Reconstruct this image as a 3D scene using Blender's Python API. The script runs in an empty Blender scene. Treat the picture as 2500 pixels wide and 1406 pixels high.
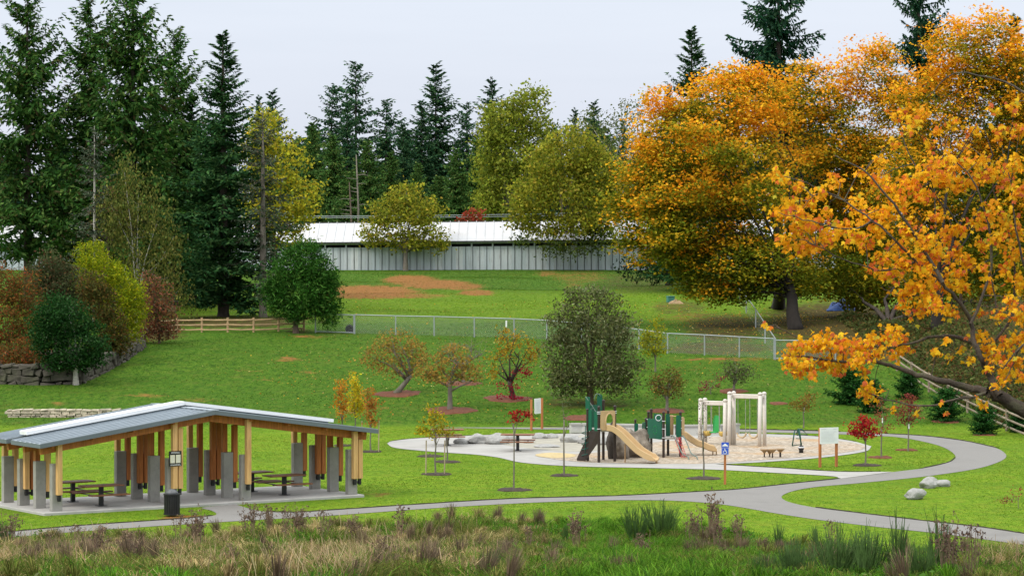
import bpy, bmesh, math, random
import numpy as np
from mathutils import Vector, Matrix, noise as mnoise

random.seed(7)
RNG = np.random.default_rng(11)
S = bpy.context.scene
COL = S.collection
R = math.radians
F = 7300.0            # focal length in photo pixels (2500 wide)
CAMZ = 10.3
PITCH = math.atan((703 - 558) / F)

# ------------------------------------------------------------------ camera and pixel <-> world
cam_d = bpy.data.cameras.new('camera'); cam = bpy.data.objects.new('camera', cam_d); COL.objects.link(cam)
cam.location = (0, 0, CAMZ); cam.rotation_euler = (math.pi/2 - PITCH, 0, 0)
cam_d.sensor_width = 36; cam_d.lens = 36 * F / 2500; cam_d.clip_end = 6000; cam_d.clip_start = 0.5
S.camera = cam
CP, SP = math.cos(PITCH), math.sin(PITCH)

def ray(px, py):
    x = (px - 1250) / F; y = -(py - 703) / F
    return Vector((x, CP + y*SP, -SP + y*CP))

def at(px, py, Y):
    d = ray(px, py); return Vector((0, 0, CAMZ)) + d * (Y / d.y)

def proj(x, y, z):
    zz = z - CAMZ
    f = y*CP - zz*SP; u = y*SP + zz*CP
    return 1250 + F*x/f, 703 - F*u/f

def sm(a, b, x):
    t = np.clip((x - a) / (b - a), 0, 1); return t*t*(3 - 2*t)

def H(x, y):
    """ground height"""
    x = np.asarray(x, float); y = np.asarray(y, float)
    bank = np.where(y < 92, 0.0958*(92 - y) + .15, 0.0) ; bank = np.where((y >= 92) & (y < 98), .15*((98 - y)/6)**2, bank)
    bank = np.minimum(bank, 7.2)
    prof = np.interp(y, [0, 154.5, 157, 161, 170, 180, 190, 197, 204, 214, 231, 260, 305, 330, 6000],
                     [0, 0, .12, .40, 1.12, 1.95, 2.78, 3.30, 3.66, 3.98, 4.50, 5.15, 6.12, 6.3, 6.3])
    w = sm(158, 175, y)
    und = w * (.13*np.sin(x*.31 + y*.11) * np.sin(y*.17 + 1.3) + .09*np.sin(x*.13 - y*.23 + 2))
    und = np.where(y > 290, und * .2, und)
    edge = 24.8 + (y - 150)*(-0.02)
    rb = sm(0.6, 9, x - edge) * 2.6 * sm(140, 152, y) * (1 - sm(192, 215, y))
    return bank + prof + und + rb

def hz(x, y): return float(H(x, y))

def gp(px, py):
    """where the ray through a photo pixel meets the ground"""
    d = ray(px, py); d = d / d.y
    lo = None
    for Y in np.arange(40, 420, .5):
        if CAMZ + d.z*Y <= hz(d.x*Y, Y):
            lo = Y - .5; break
    if lo is None: return Vector((d.x*420, 420, hz(d.x*420, 420)))
    hi = lo + .5
    for _ in range(14):
        m = (lo + hi)/2
        if CAMZ + d.z*m <= hz(d.x*m, m): hi = m
        else: lo = m
    return Vector((d.x*hi, hi, hz(d.x*hi, hi)))

def flat(px, py):
    d = ray(px, py); t = -CAMZ/d.z
    return Vector((d.x*t, d.y*t, 0))

# ------------------------------------------------------------------ tagging and objects
def tag(o, label=None, cat=None, group=None, kind=None):
    if label: o['label'] = label
    if cat: o['category'] = cat
    if group: o['group'] = group
    if kind: o['kind'] = kind
    return o

def thing(name, label, cat, loc=(0, 0, 0), rz=0, group=None):
    o = bpy.data.objects.new(name, None); COL.objects.link(o)
    o.location = loc; o.rotation_euler = (0, 0, rz); o.empty_display_size = .3
    return tag(o, label, cat, group)

def link(name, me, mat, parent=None, loc=None):
    if mat and not me.materials: me.materials.append(mat)
    o = bpy.data.objects.new(name, me); COL.objects.link(o)
    if parent is not None: o.parent = parent
    if loc is not None: o.location = loc
    return o

def children(o): return [c for c in bpy.data.objects if c.parent == o]

def dup(root, loc, rz=0, label=None, group=None, scale=None):
    c = root.copy(); COL.objects.link(c); c.location = loc; c.rotation_euler = (0, 0, rz)
    if label: c['label'] = label
    if group: c['group'] = group
    if scale: c.scale = scale
    for ch in children(root):
        k = ch.copy(); COL.objects.link(k); k.parent = c
        for g in children(ch):
            q = g.copy(); COL.objects.link(q); q.parent = k
    return c

class MB:
    def __init__(s): s.v = []; s.f = []
    def add(s, vs, fs):
        n = len(s.v); s.v += [tuple(p) for p in vs]; s.f += [tuple(i + n for i in q) for q in fs]; return s
    def box(s, c, size, rz=0, M=None):
        x, y, z = size[0]/2, size[1]/2, size[2]/2
        vs = [Vector(p) for p in ((-x,-y,-z),(x,-y,-z),(x,y,-z),(-x,y,-z),(-x,-y,z),(x,-y,z),(x,y,z),(-x,y,z))]
        m = M if M is not None else Matrix.Rotation(rz, 3, 'Z')
        return s.add([Vector(c) + m @ p for p in vs], [(3,2,1,0),(4,5,6,7),(0,1,5,4),(1,2,6,5),(2,3,7,6),(3,0,4,7)])
    def beam(s, a, b, w, h, up=(0,0,1)):
        a, b = Vector(a), Vector(b); d = (b - a); L = d.length; d.normalize()
        sd = d.cross(Vector(up)).normalized(); u = sd.cross(d)
        m = Matrix((d, sd, u)).transposed()
        return s.box((a + b)/2, (L, w, h), M=m)
    def tube(s, pts, r, n=8, cap=True):
        pts = [Vector(p) for p in pts]
        rs = r if isinstance(r, (list, tuple)) else [r]*len(pts)
        rings = []; ref = None
        for i, p in enumerate(pts):
            d = (pts[min(i+1, len(pts)-1)] - pts[max(i-1, 0)])
            d = d.normalized() if d.length > 1e-9 else Vector((0,0,1))
            if ref is None: ref = Vector((1,0,0)) if abs(d.x) < .8 else Vector((0,1,0))
            a = (ref - d*ref.dot(d)).normalized(); ref = a; b = d.cross(a)
            rings.append([p + (a*math.cos(2*math.pi*k/n) + b*math.sin(2*math.pi*k/n))*rs[i] for k in range(n)])
        vs = [q for g in rings for q in g]; fs = []
        for i in range(len(pts)-1):
            for k in range(n):
                k2 = (k+1) % n; fs.append((i*n+k, i*n+k2, (i+1)*n+k2, (i+1)*n+k))
        if cap:
            fs.append(tuple(range(n))[::-1]); fs.append(tuple((len(pts)-1)*n + k for k in range(n)))
        return s.add(vs, fs)
    def lathe(s, prof, c=(0,0,0), n=20):
        c = Vector(c); vs = []; fs = []
        for r, z in prof: vs += [c + Vector((r*math.cos(2*math.pi*k/n), r*math.sin(2*math.pi*k/n), z)) for k in range(n)]
        for i in range(len(prof)-1):
            for k in range(n):
                k2 = (k+1) % n; fs.append((i*n+k, i*n+k2, (i+1)*n+k2, (i+1)*n+k))
        fs.append(tuple(range(n))[::-1]); fs.append(tuple((len(prof)-1)*n + k for k in range(n)))
        return s.add(vs, fs)
    def prism(s, poly, o, ex, ey, en, t):
        """extrude a 2-D outline: o + ex*x + ey*y, thickness t along en"""
        o, ex, ey, en = Vector(o), Vector(ex), Vector(ey), Vector(en); n = len(poly)
        a = [o + ex*x + ey*y - en*(t/2) for x, y in poly]; b = [p + en*t for p in a]
        return s.add(a + b, [tuple(range(n))[::-1], tuple(range(n, 2*n))] + [(i, (i+1) % n, (i+1) % n + n, i + n) for i in range(n)])
    def build(s, name, mat, parent=None, origin=None, smooth=False, bevel=0, tri=False):
        o0 = Vector(origin) if origin is not None else Vector((0,0,0))
        me = bpy.data.meshes.new(name); me.from_pydata([tuple(Vector(p) - o0) for p in s.v], [], s.f)
        bm = bmesh.new(); bm.from_mesh(me); bmesh.ops.recalc_face_normals(bm, faces=bm.faces)
        if bevel: bmesh.ops.bevel(bm, geom=list(bm.edges), offset=bevel, segments=1, affect='EDGES', clamp_overlap=True)
        if tri: bmesh.ops.triangulate(bm, faces=bm.faces)
        bm.to_mesh(me); bm.free()
        if smooth:
            me.polygons.foreach_set('use_smooth', [True]*len(me.polygons))
        o = link(name, me, mat, parent)
        if parent is None and origin is not None: o.location = o0
        return o

def npmesh(name, verts, faces, cols=None):
    """verts (N,3), faces (M,k) numpy, cols (N,3) per-point colour"""
    me = bpy.data.meshes.new(name); n, (m, k) = len(verts), faces.shape
    me.vertices.add(n); me.vertices.foreach_set('co', np.ascontiguousarray(verts, np.float32).ravel())
    me.loops.add(m*k); me.loops.foreach_set('vertex_index', np.ascontiguousarray(faces, np.int32).ravel())
    me.polygons.add(m); me.polygons.foreach_set('loop_start', np.arange(0, m*k, k, dtype=np.int32))
    me.update(calc_edges=True)
    if cols is not None:
        ca = me.color_attributes.new('leaf_colour', 'FLOAT_COLOR', 'POINT')
        ca.data.foreach_set('color', np.concatenate([np.clip(cols, 0, 1), np.ones((n, 1))], 1).astype(np.float32).ravel())
    return me

# ------------------------------------------------------------------ materials
def nodes(name):
    m = bpy.data.materials.new(name); m.use_nodes = True; nt = m.node_tree; nt.nodes.clear()
    out = nt.nodes.new('ShaderNodeOutputMaterial'); return m, nt, out

def N(nt, t, **kw):
    n = nt.nodes.new(t)
    for k, v in kw.items():
        if k in n.inputs: n.inputs[k].default_value = v
        else: setattr(n, k, v)
    return n

def noise_n(nt, vec, scale, detail=4, rough=.6):
    n = N(nt, 'ShaderNodeTexNoise'); n.inputs['Scale'].default_value = scale; n.inputs['Detail'].default_value = detail
    n.inputs['Roughness'].default_value = rough; nt.links.new(vec, n.inputs['Vector']); return n.outputs['Fac']

def ramp(nt, fac, stops):
    r = N(nt, 'ShaderNodeValToRGB'); el = r.color_ramp.elements
    while len(el) < len(stops): el.new(.5)
    for e, (p, c) in zip(el, stops): e.position = p; e.color = (*c, 1)
    nt.links.new(fac, r.inputs['Fac']); return r.outputs['Color']

def mix(nt, fac, a, b, mode='MIX'):
    m = N(nt, 'ShaderNodeMix'); m.data_type = 'RGBA'; m.blend_type = mode
    for sock, val in ((m.inputs[0], fac), (m.inputs[6], a), (m.inputs[7], b)):
        if isinstance(val, (int, float)): sock.default_value = val
        elif isinstance(val, tuple): sock.default_value = (*val, 1)
        else: nt.links.new(val, sock)
    return m.outputs[2]

def mth(nt, op, a, b=None):
    m = N(nt, 'ShaderNodeMath'); m.operation = op
    for i, v in enumerate((a, b)):
        if v is None: continue
        if isinstance(v, (int, float)): m.inputs[i].default_value = v
        else: nt.links.new(v, m.inputs[i])
    return m.outputs[0]

def pm(name, col, rough=.7, var=.25, scale=3., bump=0., metal=0., stretch=(1,1,1), dirt=None, dscale=.8, coord='Object', bscale=None, spec=.4):
    """principled material whose colour wanders by noise"""
    m, nt, out = nodes(name)
    tc = N(nt, 'ShaderNodeTexCoord'); mp = N(nt, 'ShaderNodeMapping'); mp.inputs['Scale'].default_value = stretch
    nt.links.new(tc.outputs[coord], mp.inputs['Vector']); v = mp.outputs[0]
    f = noise_n(nt, v, scale, 6, .65)
    lo = tuple(c*(1 - var) for c in col); hi = tuple(min(1, c*(1 + var)) for c in col)
    c = ramp(nt, f, [(.3, lo), (.7, hi)])
    if dirt:
        f2 = noise_n(nt, v, dscale, 5, .7); k = ramp(nt, f2, [(.5, (0,0,0)), (.72, (.7,.7,.7))])
        c = mix(nt, k, c, dirt)
    b = N(nt, 'ShaderNodeBsdfPrincipled'); nt.links.new(c, b.inputs['Base Color'])
    b.inputs['Roughness'].default_value = rough; b.inputs['Metallic'].default_value = metal; b.inputs['Specular IOR Level'].default_value = spec
    if bump:
        bn = N(nt, 'ShaderNodeBump'); bn.inputs['Strength'].default_value = bump; bn.inputs['Distance'].default_value = .03
        nt.links.new(noise_n(nt, v, bscale or scale*4, 5), bn.inputs['Height']); nt.links.new(bn.outputs[0], b.inputs['Normal'])
    nt.links.new(b.outputs[0], out.inputs[0]); return m

def leafmat(name, trans=.3, gloss=.04):
    m, nt, out = nodes(name)
    at_ = N(nt, 'ShaderNodeAttribute'); at_.attribute_name = 'leaf_colour'
    d = N(nt, 'ShaderNodeBsdfDiffuse'); t = N(nt, 'ShaderNodeBsdfTranslucent'); g = N(nt, 'ShaderNodeBsdfGlossy'); g.inputs['Roughness'].default_value = .45
    g.inputs['Color'].default_value = (1, 1, 1, 1)
    nt.links.new(at_.outputs['Color'], d.inputs['Color']); nt.links.new(at_.outputs['Color'], t.inputs['Color'])
    a = N(nt, 'ShaderNodeMixShader'); a.inputs[0].default_value = trans
    nt.links.new(d.outputs[0], a.inputs[1]); nt.links.new(t.outputs[0], a.inputs[2])
    b = N(nt, 'ShaderNodeMixShader'); b.inputs[0].default_value = gloss
    nt.links.new(a.outputs[0], b.inputs[1]); nt.links.new(g.outputs[0], b.inputs[2])
    nt.links.new(b.outputs[0], out.inputs[0]); return m

M = {}
M['leaf'] = leafmat('broad_leaf', .42, .004)
M['needle'] = leafmat('needle_leaf', .15, .004)
M['blade'] = leafmat('grass_blade', .30, .004)
M['bark_dark'] = pm('dark_bark', (.055, .043, .034), .9, .4, 4, .8, stretch=(1,1,.25))
M['bark_grey'] = pm('grey_bark', (.17, .145, .12), .9, .35, 5, .8, stretch=(1,1,.3), dirt=(.08,.09,.05), dscale=2)
M['bark_brown'] = pm('brown_bark', (.10, .07, .05), .9, .35, 4, .8, stretch=(1,1,.3))
M['bark_pale'] = pm('pale_birch_bark', (.45, .42, .37), .8, .3, 4, .3, stretch=(1,1,3), dirt=(.08,.07,.06), dscale=3)
M['bark_moss'] = pm('mossy_bark', (.075, .058, .042), .9, .45, 6, .8, dirt=(.11,.12,.06), dscale=3)
M['conc'] = pm('weathered_concrete', (.30, .29, .265), .85, .16, 1.4, .25, dirt=(.20,.195,.18), dscale=1.7, bscale=14)
M['slab'] = pm('concrete_slab', (.40, .39, .365), .85, .12, .8, .15, dirt=(.29,.28,.26), dscale=.6, bscale=20)
M['white_conc'] = pm('pale_concrete', (.345, .335, .31), .8, .1, 1., .15, dirt=(.25,.24,.215), dscale=.7, bscale=12)
M['lid_grey'] = pm('dull_lid', (.10, .105, .11), .5, .2, 5)
M['steel_black'] = pm('black_painted_steel', (.016, .016, .017), .45, .3, 5)
M['galv'] = pm('galvanised_steel', (.36, .39, .40), .4, .15, 6, metal=.4)
M['galv_wire'] = pm('chain_link_wire', (.36, .38, .37), .55, .2, 8, metal=.2)
M['brown_post'] = pm('brown_coated_steel', (.030, .019, .015), .4, .2, 6)
M['green_panel'] = pm('green_plastic_panel', (.003, .092, .050), .45, .1, 3)
M['green_light'] = pm('bright_green_plastic', (.02, .30, .06), .45, .1, 3)
M['green_tube'] = pm('green_coated_tube', (.006, .07, .05), .4, .15, 5)
M['grey_tube'] = pm('grey_green_coated_tube', (.12, .17, .15), .4, .15, 5)
M['tan_plastic'] = pm('tan_moulded_plastic', (.50, .345, .175), .42, .12, 1.5, dirt=(.36,.235,.11), dscale=1.5)
M['tan_under'] = pm('tan_dull_plastic', (.30, .19, .09), .5, .12, 1.5)
M['deck'] = pm('coated_deck', (.45, .43, .38), .6, .1, 4)
M['red_net'] = pm('red_rope', (.38, .02, .03), .7, .2, 8)
M['cream_post'] = pm('cream_plastic_post', (.60, .555, .50), .5, .07, 2, dirt=(.45,.41,.36), dscale=1.5)
M['chain'] = pm('swing_chain', (.33, .33, .30), .5, .2, 8, metal=.4)
M['yellow_seat'] = pm('yellow_tan_seat', (.58, .40, .10), .5, .15, 4)
M['pale_seat'] = pm('pale_tan_seat', (.55, .43, .27), .5, .15, 4)
M['orange_post'] = pm('orange_stained_wood', (.40, .14, .045), .75, .25, 2, .3, stretch=(6,6,.6))
M['sign_white'] = pm('white_sign_face', (.74, .75, .76), .4, .04, 2)
M['sign_grey'] = pm('grey_print', (.62, .63, .65), .6, .15, 8)
M['blue'] = pm('blue_sign_face', (.02, .08, .50), .4, .1, 3)
M['white'] = pm('white_paint', (.80, .80, .79), .5, .04, 2)
M['paper'] = pm('cream_paper', (.72, .68, .50), .8, .06, 5)
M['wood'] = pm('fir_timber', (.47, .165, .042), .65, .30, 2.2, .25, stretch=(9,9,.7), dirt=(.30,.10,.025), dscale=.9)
M['wood_lit'] = pm('lit_fir_timber', (.68, .41, .165), .65, .20, 2.2, .25, stretch=(9,9,.7), dirt=(.42,.22,.08), dscale=.9)  # same fir timber, coloured paler where the outer posts catch the light
M['ceiling'] = pm('plank_ceiling', (.32, .13, .04), .7, .35, 3, .3, stretch=(8,.5,1))
M['table_top'] = pm('brown_slat_table', (.20, .085, .04), .6, .25, 3, .2, stretch=(1,8,1))
M['rail_wood'] = pm('weathered_rail_wood', (.42, .28, .15), .85, .35, 2, .4, stretch=(1,6,6), dirt=(.22,.16,.10), dscale=1.2)
M['rail_grey'] = pm('grey_rail_wood', (.24, .19, .135), .85, .3, 2, .4, stretch=(1,1,1), dirt=(.14,.11,.08), dscale=1.2)
M['roof_metal'] = pm('grey_metal_roof', (.33, .375, .41), .40, .1, .6, metal=.2, dirt=(.26,.30,.33), dscale=.5)
M['fascia'] = pm('slate_fascia', (.13, .155, .17), .5, .1, 1)
M['skylight'] = pm('white_skylight_panel', (.82, .83, .84), .35, .05, 1)
M['rock'] = pm('grey_boulder', (.33, .325, .31), .9, .35, 2.2, .9, dirt=(.16,.17,.16), dscale=1.4)
M['rock_brown'] = pm('brown_moulded_rock', (.20, .165, .13), .85, .45, 2.4, .9, dirt=(.42,.37,.30), dscale=1.6)
M['rock_dark'] = pm('dark_moulded_rock', (.06, .05, .042), .85, .4, 2.4, .9)
M['wall_stone'] = pm('grey_wall_stone', (.075, .066, .052), .9, .5, 1.6, .9, dirt=(.085,.090,.045), dscale=.9)
M['ledge_stone'] = pm('pale_ledge_stone', (.50, .43, .33), .9, .4, 2.6, .6, dirt=(.26,.23,.19), dscale=1.6)
M['mulch'] = pm('red_brown_mulch', (.135, .046, .021), .95, .55, 6, 1., dirt=(.07,.028,.015), dscale=3, bscale=12)
M['mulch_dark'] = pm('dark_mulch', (.045, .032, .023), .95, .5, 6, 1., bscale=12)
M['tyre'] = pm('black_rubber', (.014, .014, .015), .8, .2, 6)
M['tarp'] = pm('blue_tarp', (.012, .05, .19), .5, .35, 2, .5)
M['teal'] = pm('teal_plastic', (.05, .20, .17), .6, .2, 3)
M['debris'] = pm('straw_debris', (.30, .21, .11), .95, .4, 5, 1.)
M['tag_white'] = pm('white_tag', (.8, .8, .8), .6, .03, 3)
M['stake'] = pm('wooden_stake', (.36, .28, .19), .85, .25, 4, stretch=(4,4,1))
M['yellow_pad'] = pm('yellow_sand', (.46, .36, .18), .9, .2, 4, .4)
M['asphalt'] = pm('grey_asphalt', (.205, .197, .183), .92, .14, 30, .3, dirt=(.155,.149,.138), dscale=.35, bscale=90)
M['soil'] = pm('dark_edge_soil', (.028, .026, .014), 1., .4, 6)
M['creek'] = pm('tan_creek_concrete', (.33, .31, .25), .85, .2, 1., .2, dirt=(.24,.22,.17), dscale=.8)
M['stucco'] = pm('grey_low_wall', (.47, .46, .43), .85, .12, 1.4, .2, dirt=(.36,.35,.32), dscale=1)

# wood chips
def chips():
    m, nt, out = nodes('wood_chip_surface'); tc = N(nt, 'ShaderNodeTexCoord'); v = tc.outputs['Object']
    vo = N(nt, 'ShaderNodeTexVoronoi'); vo.inputs['Scale'].default_value = 9; nt.links.new(v, vo.inputs['Vector'])
    hs = N(nt, 'ShaderNodeSeparateColor'); nt.links.new(vo.outputs['Color'], hs.inputs[0])
    c = ramp(nt, hs.outputs[0], [(.0, (.20,.16,.115)), (.35, (.33,.27,.20)), (.7, (.40,.335,.255)), (1, (.54,.46,.36))])
    big = noise_n(nt, v, .45, 4, .6)
    c = mix(nt, ramp(nt, big, [(.52, (0,0,0)), (.66, (.8,.8,.8))]), c, (.40,.255,.125))
    b = N(nt, 'ShaderNodeBsdfPrincipled'); b.inputs['Roughness'].default_value = .95; nt.links.new(c, b.inputs['Base Color'])
    bn = N(nt, 'ShaderNodeBump'); bn.inputs['Strength'].default_value = .8; bn.inputs['Distance'].default_value = .05
    nt.links.new(hs.outputs[1], bn.inputs['Height']); nt.links.new(bn.outputs[0], b.inputs['Normal'])
    nt.links.new(b.outputs[0], out.inputs[0]); return m
M['chips'] = chips()

def grass():
    m, nt, out = nodes('mown_grass'); tc = N(nt, 'ShaderNodeTexCoord'); v = tc.outputs['Object']
    def att(n):
        a = N(nt, 'ShaderNodeAttribute'); a.attribute_name = n; return a.outputs['Fac']
    mp = N(nt, 'ShaderNodeMapping'); mp.inputs['Scale'].default_value = (1, .33, 1); nt.links.new(v, mp.inputs['Vector'])
    fine = noise_n(nt, mp.outputs[0], 3.6, 7, .85); mid = noise_n(nt, v, 1.1, 5, .65); big = noise_n(nt, v, .16, 4, .6)
    lawn = ramp(nt, fine, [(.36, (.058,.120,.008)), (.5, (.120,.218,.012)), (.64, (.20,.29,.022))])
    lawn = mix(nt, ramp(nt, mid, [(.45, (0,0,0)), (.75, (.75,.75,.75))]), lawn, (.19,.215,.025))
    hill = ramp(nt, fine, [(.36, (.018,.050,.006)), (.5, (.052,.118,.010)), (.66, (.105,.17,.018))])
    hill = mix(nt, ramp(nt, mid, [(.50, (0,0,0)), (.78, (.7,.7,.7))]), hill, (.115,.125,.025))
    c = mix(nt, att('lawn'), hill, lawn)
    c = mix(nt, ramp(nt, big, [(.45, (0,0,0)), (.75, (.5,.5,.5))]), c, (.045,.12,.010))
    df = mth(nt, 'ADD', att('dirt'), mth(nt, 'MULTIPLY', mth(nt, 'SUBTRACT', mid, .5), 1.6))
    dcol = ramp(nt, fine, [(.3, (.13,.065,.022)), (.6, (.28,.125,.04)), (.8, (.36,.20,.08))])
    c = mix(nt, ramp(nt, df, [(.38, (0,0,0)), (.75, (.95,.95,.95))]), c, dcol)
    sf = mth(nt, 'ADD', att('soil_and_shade'), mth(nt, 'MULTIPLY', mth(nt, 'SUBTRACT', mid, .5), 1.4))
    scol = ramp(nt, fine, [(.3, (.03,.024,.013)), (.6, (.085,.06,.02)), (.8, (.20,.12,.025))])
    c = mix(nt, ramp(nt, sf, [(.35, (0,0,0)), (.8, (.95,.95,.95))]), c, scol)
    b = N(nt, 'ShaderNodeBsdfPrincipled'); b.inputs['Roughness'].default_value = 1; b.inputs['Specular IOR Level'].default_value = .05
    nt.links.new(c, b.inputs['Base Color'])
    bn = N(nt, 'ShaderNodeBump'); bn.inputs['Strength'].default_value = .9; bn.inputs['Distance'].default_value = .06
    nt.links.new(fine, bn.inputs['Height']); nt.links.new(bn.outputs[0], b.inputs['Normal'])
    nt.links.new(b.outputs[0], out.inputs[0]); return m
M['grass'] = grass()

# ------------------------------------------------------------------ sky and sun
SUN_EL, SUN_AZ = R(44), R(232)     # light from the left, a little behind the camera
w = bpy.data.worlds.new('World'); S.world = w; w.use_nodes = True; nt = w.node_tree; nt.nodes.clear()
out = N(nt, 'ShaderNodeOutputWorld'); bg = N(nt, 'ShaderNodeBackground')
sky = N(nt, 'ShaderNodeTexSky'); sky.sky_type = 'NISHITA'; sky.sun_disc = False
sky.sun_elevation = SUN_EL; sky.sun_rotation = SUN_AZ; sky.dust_density = 3; sky.air_density = 1
tc = N(nt, 'ShaderNodeTexCoord'); sx = N(nt, 'ShaderNodeSeparateXYZ'); nt.links.new(tc.outputs['Generated'], sx.inputs[0])
zc = mth(nt, 'MAXIMUM', sx.outputs[2], 0.0)
# overcast layer: three times as bright overhead as at the horizon, with faint streaks
mp = N(nt, 'ShaderNodeMapping'); mp.inputs['Scale'].default_value = (1, 1, 9); nt.links.new(tc.outputs['Generated'], mp.inputs['Vector'])
st = noise_n(nt, mp.outputs[0], 2.6, 5, .6)
def c20(*c): return tuple(v/24 for v in c)
cl = ramp(nt, zc, [(0, c20(6.9, 7.2, 8.2)), (.10, c20(7.0, 7.7, 8.7)), (.13, c20(8.0, 8.7, 9.5)), (1, c20(22.5, 22.9, 23.0))])
cl = mix(nt, ramp(nt, st, [(.38, (0,0,0)), (.70, (.26,.26,.26))]), cl, c20(9.2, 9.5, 10.5))
vs_ = N(nt, 'ShaderNodeVectorMath'); vs_.operation = 'SCALE'; nt.links.new(cl, vs_.inputs[0]); vs_.inputs['Scale'].default_value = 24; cl = vs_.outputs[0]
c = mix(nt, .90, sky.outputs[0], cl)
nt.links.new(c, bg.inputs['Color']); bg.inputs['Strength'].default_value = .09
nt.links.new(bg.outputs[0], out.inputs[0])
sd = bpy.data.lights.new('sun', 'SUN'); sd.energy = 1.5; sd.angle = R(14); sd.color = (1, .95, .87)
so = bpy.data.objects.new('sun', sd); COL.objects.link(so); so.location = (-60, 30, 80)
dirv = Vector((math.sin(SUN_AZ)*math.cos(SUN_EL), math.cos(SUN_AZ)*math.cos(SUN_EL), math.sin(SUN_EL)))
so.rotation_euler = dirv.to_track_quat('Z', 'Y').to_euler()
S.view_settings.view_transform = 'Standard'; S.view_settings.look = 'None'; S.view_settings.exposure = .36; S.view_settings.gamma = 1
S.cycles.max_bounces = 8; S.cycles.diffuse_bounces = 4; S.cycles.transparent_max_bounces = 8
S.cycles.use_denoising = True
# ------------------------------------------------------------------ vegetation
def unit(v): return v / np.maximum(np.linalg.norm(v, axis=1, keepdims=True), 1e-9)

def pick(pal, n, rng, jit=.18):
    """random colours from a weighted palette [(rgb, weight)]"""
    p = np.array([q[1] for q in pal], float); p /= p.sum(); cs = np.array([q[0] for q in pal])
    c = cs[rng.choice(len(pal), n, p=p)]
    return c * (1 + rng.normal(0, jit, (n, 1))) * (1 + rng.normal(0, jit*.3, (n, 3)))

def leaf_cards(c, size, rng, up=.5, asp=.62, hang=None):
    """diamond leaves at the points c"""
    n = len(c); nr = unit(rng.normal(size=(n, 3)) + np.array([0, -.15, up]))
    t = unit(np.cross(nr, rng.normal(size=(n, 3))))
    if hang is not None:
        t = unit(t*(1 - hang) + np.array([0, 0, -1.])*hang); nr = unit(np.cross(t, rng.normal(size=(n, 3))))
    b = np.cross(nr, t); s = (size * rng.uniform(.65, 1.3, n))[:, None]
    v = np.stack([c - t*s*.5, c + b*s*asp*.5 - t*s*.05, c + t*s*.55, c - b*s*asp*.5 - t*s*.05], 1).reshape(-1, 3)
    return v, np.arange(4*n).reshape(n, 4)

def wob(p, k, s=0):
    return (np.sin(p[:, 0]*k + 1.7 + s) * np.sin(p[:, 1]*k*.8 + .4 + s) + np.sin(p[:, 2]*k*1.3 + 2.1 + s) * np.sin(p[:, 0]*k*.6 - p[:, 2]*k*.7 + s)) * .5

def crown_points(blobs, rng, dens, per, sig, shell=(.5, 1.04), flat_=.6):
    """leaf points clumped through ellipsoids [(centre, radii)]; also exposure 0..1 and clump ids"""
    P = []; E = []; K = []; kid = 0
    cs = np.array([list(b[0]) for b in blobs]); rs = np.array([list(b[1]) for b in blobs])
    zt = (cs[:, 2] + rs[:, 2]).max(); zb = (cs[:, 2] - rs[:, 2]).min()
    for c, r in zip(cs, rs):
        area = 4*math.pi*(((r[0]*r[1])**1.6 + (r[0]*r[2])**1.6 + (r[1]*r[2])**1.6)/3)**(1/1.6)
        k = max(3, int(area*dens))
        d = unit(rng.normal(size=(k, 3))); q = rng.uniform(shell[0]**2, shell[1]**2, k)**.5
        q *= 1 + .20*wob(d*r + c, 2.6/max(.5, r.mean()*.5)) + .09*wob(d*r + c, 6.5/max(.5, r.mean()*.5)) + np.where(rng.random(k) < .12, rng.uniform(.05, .26, k), 0)
        drop = rng.random(k) > .62*(wob(d*r + c, 4.2/max(.5, r.mean()*.5), 3) > .22); d, q = d[drop], q[drop]; k = len(q)
        cc = c + d*r*q[:, None]
        # how deep the clump lies inside the other blobs
        dd = np.min(np.linalg.norm((cc[:, None, :] - cs[None]) / rs[None], axis=2), axis=1)
        ex = np.clip((dd - .55)/.45, 0, 1)
        pts = np.repeat(cc, per, 0) + rng.normal(size=(k*per, 3)) * np.array([sig, sig, sig*flat_])
        P.append(pts); E.append(np.repeat(ex, per)); K.append(np.repeat(np.arange(k) + kid, per)); kid += k
    P = np.concatenate(P); E = np.concatenate(E); K = np.concatenate(K)
    return P, E, (P[:, 2] - zb)/(zt - zb), K

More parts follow.
